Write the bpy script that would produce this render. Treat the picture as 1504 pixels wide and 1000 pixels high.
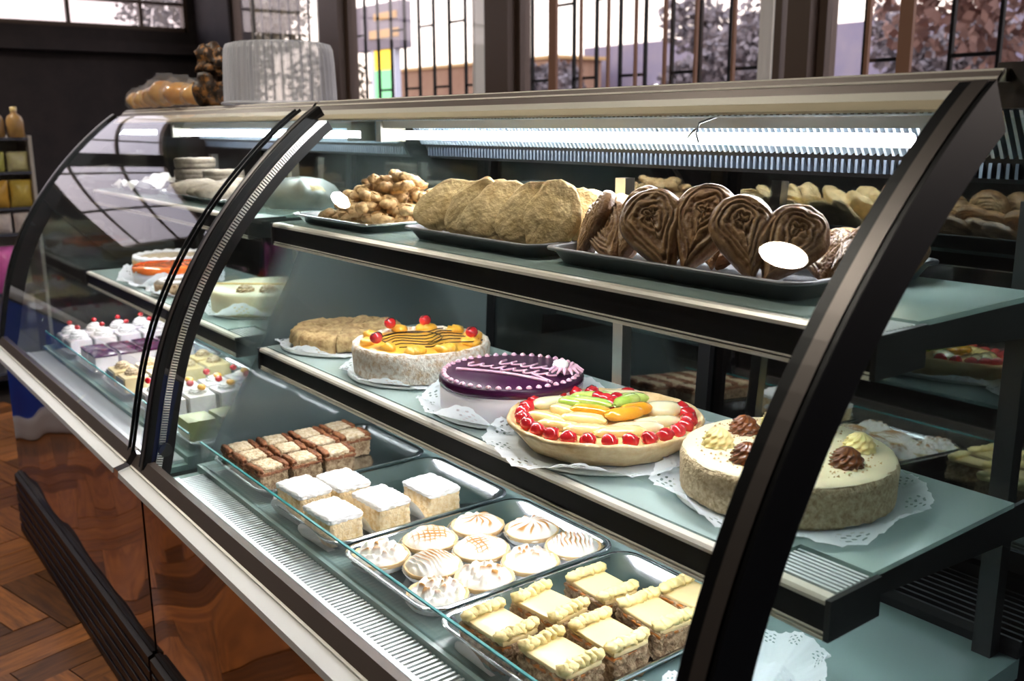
import bpy, bmesh, math, random
import numpy as np
from mathutils import Vector, Matrix, noise
C = bpy.context.scene.collection
for o in list(bpy.data.objects): bpy.data.objects.remove(o)
random.seed(7)
PI = math.pi
# ------------------------------------------------------------------ camera, world, light, exposure
cam = bpy.data.objects.new('camera', bpy.data.cameras.new('camera')); C.objects.link(cam)
cam.data.sensor_width = 36; cam.data.lens = 1406.9/1504*36
cam.matrix_world = Matrix(((0.60745, -0.17198, 0.77552, 0), (0.79434, 0.13793, -0.59161, 0), (-0.00522, 0.97540, 0.22040, 1.25), (0, 0, 0, 1)))
cam.data.clip_start = .02; cam.data.clip_end = 200
cam.data.dof.use_dof = True; cam.data.dof.focus_distance = 1.35; cam.data.dof.aperture_fstop = 6.3
bpy.context.scene.camera = cam
S = bpy.context.scene
S.view_settings.view_transform = 'Standard'; S.view_settings.look = 'None'
S.view_settings.exposure = 1.38; S.view_settings.gamma = 1; S.view_settings.use_curve_mapping = False
w = bpy.data.worlds.new('dusk_sky'); S.world = w; w.use_nodes = True
wn = w.node_tree; wn.nodes.clear()
wo = wn.nodes.new('ShaderNodeOutputWorld'); wb = wn.nodes.new('ShaderNodeBackground')
wt = wn.nodes.new('ShaderNodeTexCoord'); ws = wn.nodes.new('ShaderNodeSeparateXYZ'); wr = wn.nodes.new('ShaderNodeValToRGB')
wn.links.new(wt.outputs['Generated'], ws.inputs[0]); wn.links.new(ws.outputs['Z'], wr.inputs[0]); wn.links.new(wr.outputs[0], wb.inputs[0]); wn.links.new(wb.outputs[0], wo.inputs[0])
wr.color_ramp.elements[0].color = (1, .80, .66, 1); wr.color_ramp.elements[0].position = 0.0
wr.color_ramp.elements[1].color = (.80, .84, 1, 1); wr.color_ramp.elements[1].position = .45
wb.inputs[1].default_value = 1.3
TUBE_P, ROOM_P, SHELF_P = 30.0, 130.0, 16.5

# ------------------------------------------------------------------ materials
def mat(name, col, rough=.5, metal=0, bump=0, bscale=60, col2=None, cscale=30, clamp=(.35, .65), spec=.5, coat=0, sss=0, sheen=0, emit=0, trans=0, rand=0, bdist=.002, stretch=None):
    m = bpy.data.materials.new(name); m.use_nodes = True
    nt = m.node_tree; b = nt.nodes['Principled BSDF']
    b.inputs['Base Color'].default_value = (*col, 1); b.inputs['Roughness'].default_value = rough
    b.inputs['Metallic'].default_value = metal; b.inputs['Specular IOR Level'].default_value = spec
    b.inputs['Coat Weight'].default_value = coat; b.inputs['Coat Roughness'].default_value = .06
    if trans: b.inputs['Transmission Weight'].default_value = trans
    if sss:
        b.inputs['Subsurface Weight'].default_value = sss; b.inputs['Subsurface Radius'].default_value = (.01, .006, .003); b.inputs['Subsurface Scale'].default_value = .5
    if emit:
        b.inputs['Emission Color'].default_value = (*col, 1); b.inputs['Emission Strength'].default_value = emit
    tc = None
    def tcn():
        nonlocal tc
        if tc is None:
            t = nt.nodes.new('ShaderNodeTexCoord'); mp = nt.nodes.new('ShaderNodeMapping')
            nt.links.new(t.outputs['Object'], mp.inputs[0])
            if stretch: mp.inputs['Scale'].default_value = stretch
            if rand:
                oi = nt.nodes.new('ShaderNodeObjectInfo'); ml = nt.nodes.new('ShaderNodeMath'); ml.operation = 'MULTIPLY'; ml.inputs[1].default_value = 37
                nt.links.new(oi.outputs['Random'], ml.inputs[0]); nt.links.new(ml.outputs[0], mp.inputs['Location'])
            tc = mp
        return tc.outputs[0]
    last = None
    if col2:
        n = nt.nodes.new('ShaderNodeTexNoise'); n.inputs['Scale'].default_value = cscale; n.inputs['Detail'].default_value = 5; n.inputs['Roughness'].default_value = .65
        r = nt.nodes.new('ShaderNodeValToRGB'); r.color_ramp.elements[0].position = clamp[0]; r.color_ramp.elements[1].position = clamp[1]
        r.color_ramp.elements[0].color = (*col, 1); r.color_ramp.elements[1].color = (*col2, 1)
        nt.links.new(tcn(), n.inputs['Vector']); nt.links.new(n.outputs[0], r.inputs[0]); last = r.outputs[0]
        nt.links.new(last, b.inputs['Base Color'])
    if rand:
        oi = nt.nodes.new('ShaderNodeObjectInfo'); hs = nt.nodes.new('ShaderNodeHueSaturation')
        mr = nt.nodes.new('ShaderNodeMapRange'); mr.inputs[3].default_value = 1-rand; mr.inputs[4].default_value = 1+rand
        nt.links.new(oi.outputs['Random'], mr.inputs[0]); nt.links.new(mr.outputs[0], hs.inputs['Value'])
        if last: nt.links.new(last, hs.inputs['Color'])
        else: hs.inputs['Color'].default_value = (*col, 1)
        nt.links.new(hs.outputs[0], b.inputs['Base Color'])
    if bump:
        n = nt.nodes.new('ShaderNodeTexNoise'); n.inputs['Scale'].default_value = bscale; n.inputs['Detail'].default_value = 4
        bp = nt.nodes.new('ShaderNodeBump'); bp.inputs['Strength'].default_value = bump; bp.inputs['Distance'].default_value = bdist
        nt.links.new(tcn(), n.inputs['Vector']); nt.links.new(n.outputs[0], bp.inputs['Height']); nt.links.new(bp.outputs[0], b.inputs['Normal'])
    return m

def schlick(nt, r0, p=5.0):            # view-angle reflectance of a pane, the same from both sides
    g = nt.nodes.new('ShaderNodeNewGeometry'); d = nt.nodes.new('ShaderNodeVectorMath'); d.operation = 'DOT_PRODUCT'
    nt.links.new(g.outputs['Normal'], d.inputs[0]); nt.links.new(g.outputs['Incoming'], d.inputs[1])
    def mth(op, a, b=None, clamp=False):
        n = nt.nodes.new('ShaderNodeMath'); n.operation = op; n.use_clamp = clamp
        for k, v in enumerate((a, b)):
            if v is None: continue
            if isinstance(v, (int, float)): n.inputs[k].default_value = v
            else: nt.links.new(v, n.inputs[k])
        return n.outputs[0]
    c = mth('SUBTRACT', 1.0, mth('ABSOLUTE', d.outputs['Value']), True)
    return mth('ADD', mth('MULTIPLY', mth('POWER', c, p), 1-r0), r0, True)

def glass(name, tint=(.93, .98, .96), r0=.04, rough=0.0, gl=(1, 1, 1)):
    m = bpy.data.materials.new(name); m.use_nodes = True; nt = m.node_tree; nt.nodes.clear()
    o = nt.nodes.new('ShaderNodeOutputMaterial'); t = nt.nodes.new('ShaderNodeBsdfTransparent'); g = nt.nodes.new('ShaderNodeBsdfGlossy')
    mx = nt.nodes.new('ShaderNodeMixShader')
    t.inputs[0].default_value = (*tint, 1); g.inputs['Roughness'].default_value = rough; g.inputs[0].default_value = (*gl, 1)
    nt.links.new(schlick(nt, r0), mx.inputs[0])
    nt.links.new(t.outputs[0], mx.inputs[1]); nt.links.new(g.outputs[0], mx.inputs[2]); nt.links.new(mx.outputs[0], o.inputs[0])
    return m

def film(name, col, alpha, rough=.3, bump=0):   # translucent plastic / frosted glass: transparent mixed with a diffuse and glossy skin
    m = bpy.data.materials.new(name); m.use_nodes = True; nt = m.node_tree; b = nt.nodes['Principled BSDF']; o = nt.nodes['Material Output']
    b.inputs['Base Color'].default_value = (*col, 1); b.inputs['Roughness'].default_value = rough
    t = nt.nodes.new('ShaderNodeBsdfTransparent'); t.inputs[0].default_value = (*[.6+.4*c for c in col], 1); mx = nt.nodes.new('ShaderNodeMixShader'); mx.inputs[0].default_value = alpha
    nt.links.new(t.outputs[0], mx.inputs[1]); nt.links.new(b.outputs[0], mx.inputs[2]); nt.links.new(mx.outputs[0], o.inputs[0])
    return m

def attr_mat(name, c0, c1, rough=.6, sss=0, lo=.3, hi=.8, coat=0, bump=0, bscale=200):
    m = mat(name, c0, rough, sss=sss, coat=coat, bump=bump, bscale=bscale); nt = m.node_tree; b = nt.nodes['Principled BSDF']
    a = nt.nodes.new('ShaderNodeAttribute'); a.attribute_name = 'tone'; r = nt.nodes.new('ShaderNodeValToRGB')
    r.color_ramp.elements[0].position = lo; r.color_ramp.elements[1].position = hi
    r.color_ramp.elements[0].color = (*c0, 1); r.color_ramp.elements[1].color = (*c1, 1)
    nt.links.new(a.outputs['Fac'], r.inputs[0]); nt.links.new(r.outputs[0], b.inputs['Base Color'])
    return m

M = {}
M['black'] = mat('black_painted_metal', (.006, .006, .007), .42, 0, spec=.22)
M['blackplastic'] = mat('black_plastic', (.012, .012, .013), .45)
M['gold'] = mat('warm_perforated_strip', (.90, .76, .54), .35, .2)
M['alu'] = mat('brushed_aluminium', (.62, .60, .57), .28, 1)
M['aluwarm'] = mat('warm_satin_aluminium', (.90, .84, .74), .30, .15)
M['brownalu'] = mat('brown_tinted_aluminium', (.15, .115, .10), .38, .3)  # the wood floor's reflection on the bottom rail is put into this brown
M['lip'] = mat('bright_satin_lip', (.95, .95, .97), .33, .8); M['railwhite'] = mat('rail_lip_with_glare', (.97, .96, .95), .30, 0)  # the rail lip's reflected glare is put into its near-white colour
M['strip'] = mat('grey_brown_brushed_strip', (.13, .11, .10), .40, .5); M['ribglare'] = mat('ribbed_metal_tube_glare', (.80, .86, .88), .3)  # ribbed plate: the tube's reflection on metal is painted as white
M['chrome'] = mat('chrome', (.85, .86, .88), .08, 1)
M['steel'] = mat('stainless_tray_steel', (.62, .65, .67), .16, 1, bump=.15, bscale=14)
M['darktray'] = mat('dull_dark_tray_metal', (.20, .20, .215), .5, .8)
M['deck'] = mat('pale_teal_deck', (.32, .45, .44), .22, 0)
M['ribs'] = mat('light_ribbed_aluminium', (.36, .43, .50), .35, .6); M['ribsdim'] = mat('dim_ribbed_aluminium', (.05, .065, .09), .4, .4)  # second one is the same ribbed metal with its dimness put into the colour
M['glass'] = glass('curved_front_glass', (.97, .985, .975), .042)
M['sideglass'] = glass('side_glass', (.90, .96, .94))
M['teal_edge'] = mat('green_glass_edge', (.05, .30, .30), .15)
M['doorglass'] = glass('dark_door_glass', (.45, .48, .49), .16, .012, (.85, .90, .90))
M['shelfglass'] = film('frosted_shelf_glass', (.62, .78, .75), .58, .10)
M['tube'] = mat('fluorescent_tube', (.95, .97, 1), .4, emit=TUBE_P)
M['shelftube'] = mat('shelf_lamp_tube', (.97, .97, 1), .4, emit=SHELF_P)
M['lamp'] = mat('ceiling_lamp_glow', (1, .93, .80), .4, emit=ROOM_P)
M['beige'] = mat('beige_lamp_housing', (.27, .26, .22), .5)
M['cream_paint'] = mat('cream_painted_reveal', (.84, .78, .66), .6)
M['brown_frame'] = mat('brown_window_frame', (.12, .075, .055), .45)
M['orange_bar'] = mat('reddish_brown_window_bar', (.36, .17, .10), .5)
M['darkwall'] = mat('dark_wall_paint', (.035, .026, .028), .7, col2=(.05, .035, .036), cscale=6)
M['ceiling'] = mat('ceiling_paint', (.10, .09, .085), .8)
M['winglass'] = glass('window_glass', (.97, .97, .97))
M['opal'] = film('lilac_opal_glazing', (.86, .84, .95), .28, .5)
M['grout'] = mat('dark_subfloor', (.02, .012, .01), .6)
M['wood'] = mat('parquet_wood', (.34, .125, .035), .30, 0, bump=.1, bscale=50, col2=(.14, .048, .018), cscale=9, clamp=(.38, .66), rand=.62, stretch=(1, 9, 1))
pm = mat('glossy_brown_front_panel', (.62, .47, .40), .05, .95, bump=1, bscale=2.6, bdist=.03)
for n_ in pm.node_tree.nodes:
    if n_.type == 'TEX_NOISE': n_.inputs['Detail'].default_value = 0.4
M['panel'] = pm
M['kick'] = mat('black_ribbed_rubber', (.02, .013, .016), .5)
# doily paper, with punched holes laid out on the uv polar grid
def doily_mat():
    m = mat('white_doily_paper', (.86, .90, .95), .75); nt = m.node_tree; b = nt.nodes['Principled BSDF']; o = nt.nodes['Material Output']
    uv = nt.nodes.new('ShaderNodeUVMap'); uv.uv_map = 'UVMap'; sp = nt.nodes.new('ShaderNodeSeparateXYZ'); nt.links.new(uv.outputs[0], sp.inputs[0])
    def mth(op, a, bb=None, c=None):
        n = nt.nodes.new('ShaderNodeMath'); n.operation = op
        for k, v in enumerate((a, bb, c)):
            if v is None: continue
            if isinstance(v, (int, float)): n.inputs[k].default_value = v
            else: nt.links.new(v, n.inputs[k])
        return n.outputs[0]
    s1 = mth('SINE', mth('MULTIPLY', sp.outputs[0], 2*PI*52)); s2 = mth('SINE', mth('MULTIPLY', sp.outputs[0], 2*PI*13))
    r1 = mth('SINE', mth('MULTIPLY', sp.outputs[1], 95)); band = mth('MULTIPLY', mth('GREATER_THAN', sp.outputs[1], .80), mth('LESS_THAN', sp.outputs[1], .95))
    hole = mth('MULTIPLY', mth('GREATER_THAN', mth('MULTIPLY', s1, r1), .42), mth('MULTIPLY', band, mth('GREATER_THAN', s2, -.15)))
    t = nt.nodes.new('ShaderNodeBsdfTransparent'); mx = nt.nodes.new('ShaderNodeMixShader')
    tl = nt.nodes.new('ShaderNodeBsdfTranslucent'); tl.inputs[0].default_value = (.88, .92, .96, 1); m0 = nt.nodes.new('ShaderNodeMixShader'); m0.inputs[0].default_value = .45
    nt.links.new(b.outputs[0], m0.inputs[1]); nt.links.new(tl.outputs[0], m0.inputs[2])
    nt.links.new(hole, mx.inputs[0]); nt.links.new(m0.outputs[0], mx.inputs[1]); nt.links.new(t.outputs[0], mx.inputs[2]); nt.links.new(mx.outputs[0], o.inputs[0])
    return m
M['doily'] = doily_mat()
# condensation on the partition: frosted where fogged, clear towards the customer side
def fog_mat():
    m = bpy.data.materials.new('partly_fogged_glass'); m.use_nodes = True; nt = m.node_tree; nt.nodes.clear()
    o = nt.nodes.new('ShaderNodeOutputMaterial'); t = nt.nodes.new('ShaderNodeBsdfTransparent'); t.inputs[0].default_value = (.9, .96, .94, 1)
    d = nt.nodes.new('ShaderNodeBsdfDiffuse'); d.inputs[0].default_value = (.17, .215, .215, 1)
    tl = nt.nodes.new('ShaderNodeBsdfTranslucent'); tl.inputs[0].default_value = (.17, .21, .21, 1); ad = nt.nodes.new('ShaderNodeMixShader'); ad.inputs[0].default_value = .4
    nt.links.new(d.outputs[0], ad.inputs[1]); nt.links.new(tl.outputs[0], ad.inputs[2])
    tc = nt.nodes.new('ShaderNodeTexCoord'); sp = nt.nodes.new('ShaderNodeSeparateXYZ'); nt.links.new(tc.outputs['Object'], sp.inputs[0])
    # fog border: y = .60 + .63*(z-.68) - curve, in the glass plane
    cu = nt.nodes.new('ShaderNodeMath'); cu.operation = 'MULTIPLY_ADD'; cu.inputs[1].default_value = -.56; cu.inputs[2].default_value = 0
    nt.links.new(sp.outputs['Z'], cu.inputs[0])
    a = nt.nodes.new('ShaderNodeMath'); a.operation = 'ADD'; nt.links.new(cu.outputs[0], a.inputs[0]); nt.links.new(sp.outputs['Y'], a.inputs[1])
    n = nt.nodes.new('ShaderNodeTexNoise'); n.inputs['Scale'].default_value = 5; nt.links.new(tc.outputs['Object'], n.inputs['Vector'])
    n2 = nt.nodes.new('ShaderNodeMath'); n2.operation = 'MULTIPLY_ADD'; n2.inputs[1].default_value = .06; nt.links.new(n.outputs[0], n2.inputs[0]); nt.links.new(a.outputs[0], n2.inputs[2])
    mr = nt.nodes.new('ShaderNodeMapRange'); mr.inputs[1].default_value = -.530; mr.inputs[2].default_value = -.455; mr.inputs[3].default_value = 0; mr.inputs[4].default_value = .86
    nt.links.new(n2.outputs[0], mr.inputs[0])
    lt = nt.nodes.new('ShaderNodeMapRange'); lt.inputs[1].default_value = 1.03; lt.inputs[2].default_value = 1.07; lt.inputs[3].default_value = 1; lt.inputs[4].default_value = .12; nt.links.new(sp.outputs['Z'], lt.inputs[0])
    fm = nt.nodes.new('ShaderNodeMath'); fm.operation = 'MULTIPLY'; nt.links.new(mr.outputs[0], fm.inputs[0]); nt.links.new(lt.outputs[0], fm.inputs[1])
    mx = nt.nodes.new('ShaderNodeMixShader'); nt.links.new(fm.outputs[0], mx.inputs[0]); nt.links.new(t.outputs[0], mx.inputs[1]); nt.links.new(ad.outputs[0], mx.inputs[2])
    gl = nt.nodes.new('ShaderNodeBsdfGlossy'); gl.inputs['Roughness'].default_value = .02
    m2 = nt.nodes.new('ShaderNodeMixShader'); nt.links.new(schlick(nt, .04), m2.inputs[0]); nt.links.new(mx.outputs[0], m2.inputs[1]); nt.links.new(gl.outputs[0], m2.inputs[2]); nt.links.new(m2.outputs[0], o.inputs[0])
    return m
M['fog'] = fog_mat()
# foods
M['crust'] = mat('baked_pastry_crust', (.62, .42, .20), .7, bump=.5, bscale=90, col2=(.78, .60, .34), cscale=22, sss=.1)
M['tartcrust'] = mat('pale_tart_crust', (.62, .40, .17), .6, bump=.8, bscale=70, col2=(.84, .68, .40), cscale=24, sss=.08, bdist=.004)
M['cookie'] = mat('big_cookie_dough', (.52, .37, .17), .75, bump=.8, bscale=90, col2=(.76, .60, .33), cscale=38, rand=.12, sss=.05, bdist=.006)
M['almond'] = mat('nutty_cookie', (.36, .19, .06), .55, bump=.9, bscale=120, col2=(.76, .54, .28), cscale=55, rand=.15, bdist=.004)
M['palmier'] = attr_mat('caramelised_palmier', (.19, .085, .032), (.42, .25, .11), .42, lo=.0, hi=1.0, coat=.12, bump=.8, bscale=260)
M['nutside'] = mat('nut_crumb_side', (.38, .27, .14), .85, bump=1, bscale=240, col2=(.66, .54, .34), cscale=150, clamp=(.34, .62), bdist=.004)
M['creamtop'] = mat('pale_cream_top', (.86, .76, .50), .6, bump=.3, bscale=60, sss=.1)
M['crumbs'] = mat('scattered_nut_crumbs', (.55, .38, .18), .8)
M['caramel'] = mat('caramel_cream', (.17, .05, .014), .22, coat=.3)
M['buttercream'] = mat('yellow_buttercream', (.82, .68, .30), .42, sss=.15)
M['whitecream'] = mat('white_mousse', (.82, .77, .80), .55, bump=.15, bscale=40, sss=.12)
M['pinkcream'] = mat('pale_pink_icing', (.80, .48, .60), .5, sss=.1)
M['purple'] = mat('dark_purple_glaze', (.040, .005, .032), .34, spec=.25)
M['purplelight'] = mat('purple_glaze_edge', (.075, .014, .055), .15, coat=.3)
M['mango'] = mat('orange_yellow_mousse', (.86, .46, .05), .3, sss=.1, coat=.2, bump=.3, bscale=30)
M['sugarside'] = mat('sugar_crumb_side', (.62, .45, .28), .85, bump=1, bscale=200, col2=(.88, .82, .72), cscale=90, clamp=(.38, .56), bdist=.004)
M['choc'] = mat('chocolate_drizzle', (.035, .012, .006), .3)
M['cherry'] = mat('glazed_red_cherry', (.55, .012, .018), .08, coat=.8, sss=.1, col2=(.70, .03, .04), cscale=20)
M['kiwi'] = mat('glazed_kiwi_slice', (.38, .58, .07), .1, coat=.7, sss=.2, col2=(.62, .76, .22), cscale=25)
M['orange'] = mat('glazed_orange_fruit', (.88, .36, .01), .1, coat=.7, sss=.2, col2=(.92, .48, .05), cscale=18)
M['peach'] = mat('glazed_peach_slice', (.88, .64, .20), .1, coat=.7, sss=.2, col2=(.92, .76, .38), cscale=20)
M['pear'] = mat('glazed_pear_slice', (.78, .70, .38), .1, coat=.7, sss=.2, col2=(.86, .80, .55), cscale=20)
M['custard'] = mat('custard_filling', (.84, .62, .26), .3, coat=.3)
M['crumbtop'] = mat('pale_cookie_crumb', (.50, .36, .20), .85, bump=1, bscale=170, col2=(.74, .62, .44), cscale=110, clamp=(.38,.6), rand=.08, bdist=.004)
M['darkcrumb'] = mat('dark_crumb_cake', (.20, .115, .055), .85, bump=1, bscale=170, col2=(.50, .36, .22), cscale=110, clamp=(.38,.6), rand=.1, bdist=.005)
M['dulce'] = mat('red_brown_dulce_crumb', (.13, .035, .010), .6, bump=1, bscale=140, col2=(.34, .13, .05), cscale=90, clamp=(.38,.6), bdist=.004)
M['sponge'] = mat('golden_sponge', (.74, .50, .22), .8, bump=1, bscale=160, col2=(.92, .76, .50), cscale=90, clamp=(.38,.6), bdist=.004)
M['powder'] = mat('powdered_sugar', (.95, .94, .93), .9, bump=.8, bscale=90)
M['meringue'] = attr_mat('toasted_meringue', (.92, .89, .83), (.50, .23, .045), .5, sss=.1, lo=.40, hi=.85)
M['paper'] = mat('white_pleated_paper', (.85, .85, .84), .7)
M['greypaper'] = mat('grey_paper_liner', (.30, .30, .30), .7)
M['syrup'] = mat('orange_red_glaze', (.85, .13, .02), .12, coat=.5, col2=(.90, .26, .06), cscale=22)
M['lime'] = mat('pale_green_mousse', (.46, .46, .20), .4)
M['greysponge'] = mat('coconut_covered_sponge', (.15, .12, .09), .85, bump=.7, bscale=130, col2=(.28, .24, .18), cscale=40, rand=.08)  # darkened: the left case's dim light is put into this colour
M['bread'] = mat('glossy_bread_roll', (.78, .30, .03), .3, coat=.4, col2=(.80, .50, .16), cscale=14, rand=.2)
M['bag'] = film('clear_plastic_bag', (.9, .9, .93), .10, .06)
M['fogbag'] = film('cloudy_plastic_bag', (.34, .36, .36), .60, .35)
M['dome'] = film('ribbed_clear_plastic', (.80, .80, .84), .48, .10)
M['seed'] = mat('dark_seeded_food', (.05, .03, .02), .5, col2=(.35, .15, .04), cscale=45, clamp=(.5, .6))

# ------------------------------------------------------------------ mesh helper
class MB:
    def __init__(s): s.v = []; s.f = []; s.uv = None; s.tone = None
    def add(s, v, f):
        n = len(s.v); s.v += [tuple(p) for p in v]; s.f += [tuple(i+n for i in q) for q in f]; return s
    def box(s, x0, x1, y0, y1, z0, z1):
        return s.add([(x0, y0, z0), (x1, y0, z0), (x1, y1, z0), (x0, y1, z0), (x0, y0, z1), (x1, y0, z1), (x1, y1, z1), (x0, y1, z1)],
                     [(0, 3, 2, 1), (4, 5, 6, 7), (0, 1, 5, 4), (1, 2, 6, 5), (2, 3, 7, 6), (3, 0, 4, 7)])
    def prism(s, poly, x0, x1):            # polygon in yz, extruded along x
        n = len(poly); v = [(x0, y, z) for y, z in poly]+[(x1, y, z) for y, z in poly]
        f = [(i, (i+1) % n, n+(i+1) % n, n+i) for i in range(n)]+[tuple(range(n))[::-1], tuple(range(n, 2*n))]
        return s.add(v, f)
    def grid(s, P, cu=False, cv=False):    # P[i][j]
        nu, nv = len(P), len(P[0]); v = [p for r in P for p in r]; f = []
        for i in range(nu if cu else nu-1):
            for j in range(nv if cv else nv-1):
                f.append((i*nv+j, ((i+1) % nu)*nv+j, ((i+1) % nu)*nv+(j+1) % nv, i*nv+(j+1) % nv))
        return s.add(v, f)
    def lathe(s, prof, n=32, c=(0, 0, 0), a0=0, a1=2*PI):   # prof: list of (r,z)
        full = abs(a1-a0-2*PI) < 1e-6; m = n if full else n+1
        P = [[(c[0]+r*math.cos(a0+(a1-a0)*k/n), c[1]+r*math.sin(a0+(a1-a0)*k/n), c[2]+z) for r, z in prof] for k in range(m)]
        return s.grid(P, cu=full)
    def ell(s, c, r, nu=14, nv=9, rot=None, disp=0, fr=1, seed=0):
        P = []
        for i in range(nu):
            row = []
            for j in range(nv):
                th = 2*PI*i/nu; ph = PI*(j/(nv-1))
                d = Vector((math.sin(ph)*math.cos(th), math.sin(ph)*math.sin(th), -math.cos(ph)))
                k = 1+disp*noise.noise(d*fr+Vector((seed, seed*.7, 0)))
                p = Vector((d.x*r[0]*k, d.y*r[1]*k, d.z*r[2]*k))
                if rot is not None: p = rot @ p
                row.append((p.x+c[0], p.y+c[1], p.z+c[2]))
            P.append(row)
        return s.grid(P, cu=True)
    def tube(s, pts, r, n=6, closed=False, flat=1.0, up=Vector((0, 0, 1)), tone=None):
        pts = [Vector(p) for p in pts]; P = []; N = len(pts)
        for i, p in enumerate(pts):
            a = pts[(i-1) % N] if (closed or i > 0) else p; b = pts[(i+1) % N] if (closed or i < N-1) else p
            t = (b-a).normalized(); sd = t.cross(up)
            if sd.length < 1e-4: sd = t.cross(Vector((1, 0, 0)))
            sd.normalize(); u = sd.cross(t).normalized(); rr = r[i] if hasattr(r, '__len__') else r
            P.append([tuple(p+sd*rr*math.cos(2*PI*k/n)+u*rr*flat*math.sin(2*PI*k/n)) for k in range(n)])
        s.grid(P, cu=closed, cv=True)
        if not closed:
            b = len(s.v)-N*n; s.f.append(tuple(b+k for k in range(n))[::-1]); s.f.append(tuple(b+(N-1)*n+k for k in range(n)))
        return s
    def rbox(s, c, sz, rad=.004, n=6, disp=0, fr=40, seed=0):
        hx, hy, hz = sz[0]/2, sz[1]/2, sz[2]/2; g = [-1+2*i/n for i in range(n+1)]
        for ax in range(3):
            for sg in (-1, 1):
                P = []
                for a in g:
                    row = []
                    for b in g:
                        q = [0, 0, 0]; q[ax] = sg; q[(ax+1) % 3] = a*sg; q[(ax+2) % 3] = b
                        p = Vector((q[0]*hx, q[1]*hy, q[2]*hz)); inn = Vector([max(-h+rad, min(h-rad, v)) for v, h in zip(p, (hx, hy, hz))])
                        d = p-inn
                        if d.length > 1e-9: p = inn+d.normalized()*rad
                        if disp:
                            k = noise.noise(p*fr+Vector((seed, seed*1.3, 2)))*disp; p += p.normalized()*k
                        row.append((p.x+c[0], p.y+c[1], p.z+c[2]))
                    P.append(row)
                s.grid(P)
        return s
    def xf(s, mtx, start=0):
        s.v = s.v[:start]+[tuple(mtx @ Vector(p)) for p in s.v[start:]]; return s
    def noise(s, amp, fr, seed=0, axis=None):
        out = []
        for p in s.v:
            q = Vector(p)*fr+Vector((seed, seed*.37, seed*1.1)); d = Vector((noise.noise(q), noise.noise(q+Vector((31, 5, 9))), noise.noise(q+Vector((7, 77, 3)))))
            if axis is not None: d = Vector((d.x*axis[0], d.y*axis[1], d.z*axis[2]))
            out.append(tuple(Vector(p)+d*amp))
        s.v = out; return s
    def mesh(s, name, m, smooth=True, weld=False):
        me = bpy.data.meshes.new(name); me.from_pydata(s.v, [], s.f)
        if weld:
            bm = bmesh.new(); bm.from_mesh(me); bmesh.ops.remove_doubles(bm, verts=bm.verts, dist=1e-5); bm.to_mesh(me); bm.free()
        if m: me.materials.append(m)
        if smooth: me.polygons.foreach_set('use_smooth', [True]*len(me.polygons))
        if s.tone is not None:
            at = me.attributes.new('tone', 'FLOAT', 'POINT'); at.data.foreach_set('value', s.tone)
        if s.uv is not None:
            ul = me.uv_layers.new(name='UVMap')
            for lp in me.loops: ul.data[lp.index].uv = s.uv[lp.vertex_index]
        me.update(); return me

def link(name, mb, m, parent=None, smooth=True, loc=None, weld=False, stuff=False, label=None):
    me = mb if isinstance(mb, bpy.types.Mesh) else mb.mesh(name, m, smooth, weld)
    o = bpy.data.objects.new(name, me); C.objects.link(o)
    if parent is not None: o.parent = parent
    if loc is not None: o.location = loc
    if stuff: o['kind'] = 'stuff'
    if label: o['label'] = label
    return o
def thing(name, label, cat, loc=(0, 0, 0), rz=0, group=None):
    o = bpy.data.objects.new(name, None); C.objects.link(o); o.empty_display_size = .05
    o.location = loc; o.rotation_euler = (0, 0, rz); return tag(o, label, cat, group)
def tag(o, label, cat, group=None):
    o['label'] = label; o['category'] = cat
    if group: o['group'] = group
    return o
def struct(name, mb, m, smooth=False, parent=None, label=None):
    o = link(name, mb, m, parent, smooth)
    if parent is None: o['kind'] = 'structure'
    if label: o['label'] = label
    return o
def dup(root, loc, rz=0, label=None, group=None, rot=None):
    r = root.copy(); C.objects.link(r); r.location = loc
    r.rotation_euler = rot if rot is not None else (0, 0, rz)
    if label: r['label'] = label
    if group: r['group'] = group
    for ch in list(root.children):
        c = ch.copy(); C.objects.link(c); c.parent = r
        for g in ch.children:
            d = g.copy(); C.objects.link(d); d.parent = c
    return r

# ------------------------------------------------------------------ dimensions
ZS1, ZS2, ZD = 1.061, .810, .588        # shelf and deck heights
XE, XL, XM = -.437, -3.20, -1.85        # right end, left end, joint of the two cases
cy = [-1.0577, 1.731, -0.4694, 0.1922, 0.4821]; cz = [-0.2506, -0.0657, 0.3476, 0.6348, 0.6141]
def curve(t):
    return (np.polyval(cy, t), np.polyval(cz, t))
def cnorm(t):
    a = curve(t-.01); b = curve(t+.01); d = Vector((0, b[0]-a[0], b[1]-a[1])).normalized(); return (-d.z, d.y)  # outward (y,z)
def sheet(x0, x1, off0, off1, t0=.02, t1=1.0, n=40):
    P = []
    for i in range(n+1):
        t = t0+(t1-t0)*i/n; y, z = curve(t); ny, nz = cnorm(t)
        P.append([(x0, y+ny*off0, z+nz*off0), (x1, y+ny*off0, z+nz*off0), (x1, y+ny*off1, z+nz*off1), (x0, y+ny*off1, z+nz*off1)])
    m = MB(); m.grid(P, cv=True); k = len(m.v)
    m.f.append((0, 1, 2, 3)); m.f.append((k-1, k-2, k-3, k-4)); return m

# ------------------------------------------------------------------ room
fl = struct('floor', MB().box(-7.9, 3, -4, 2.9, -.06, -.006), M['grout'])
bl, bw, bt = .376, .094, .006
bm_ = MB().box(0, bl-.003, 0, bw-.003, -bt, 0).mesh('floor_board', M['wood'], False)
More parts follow.
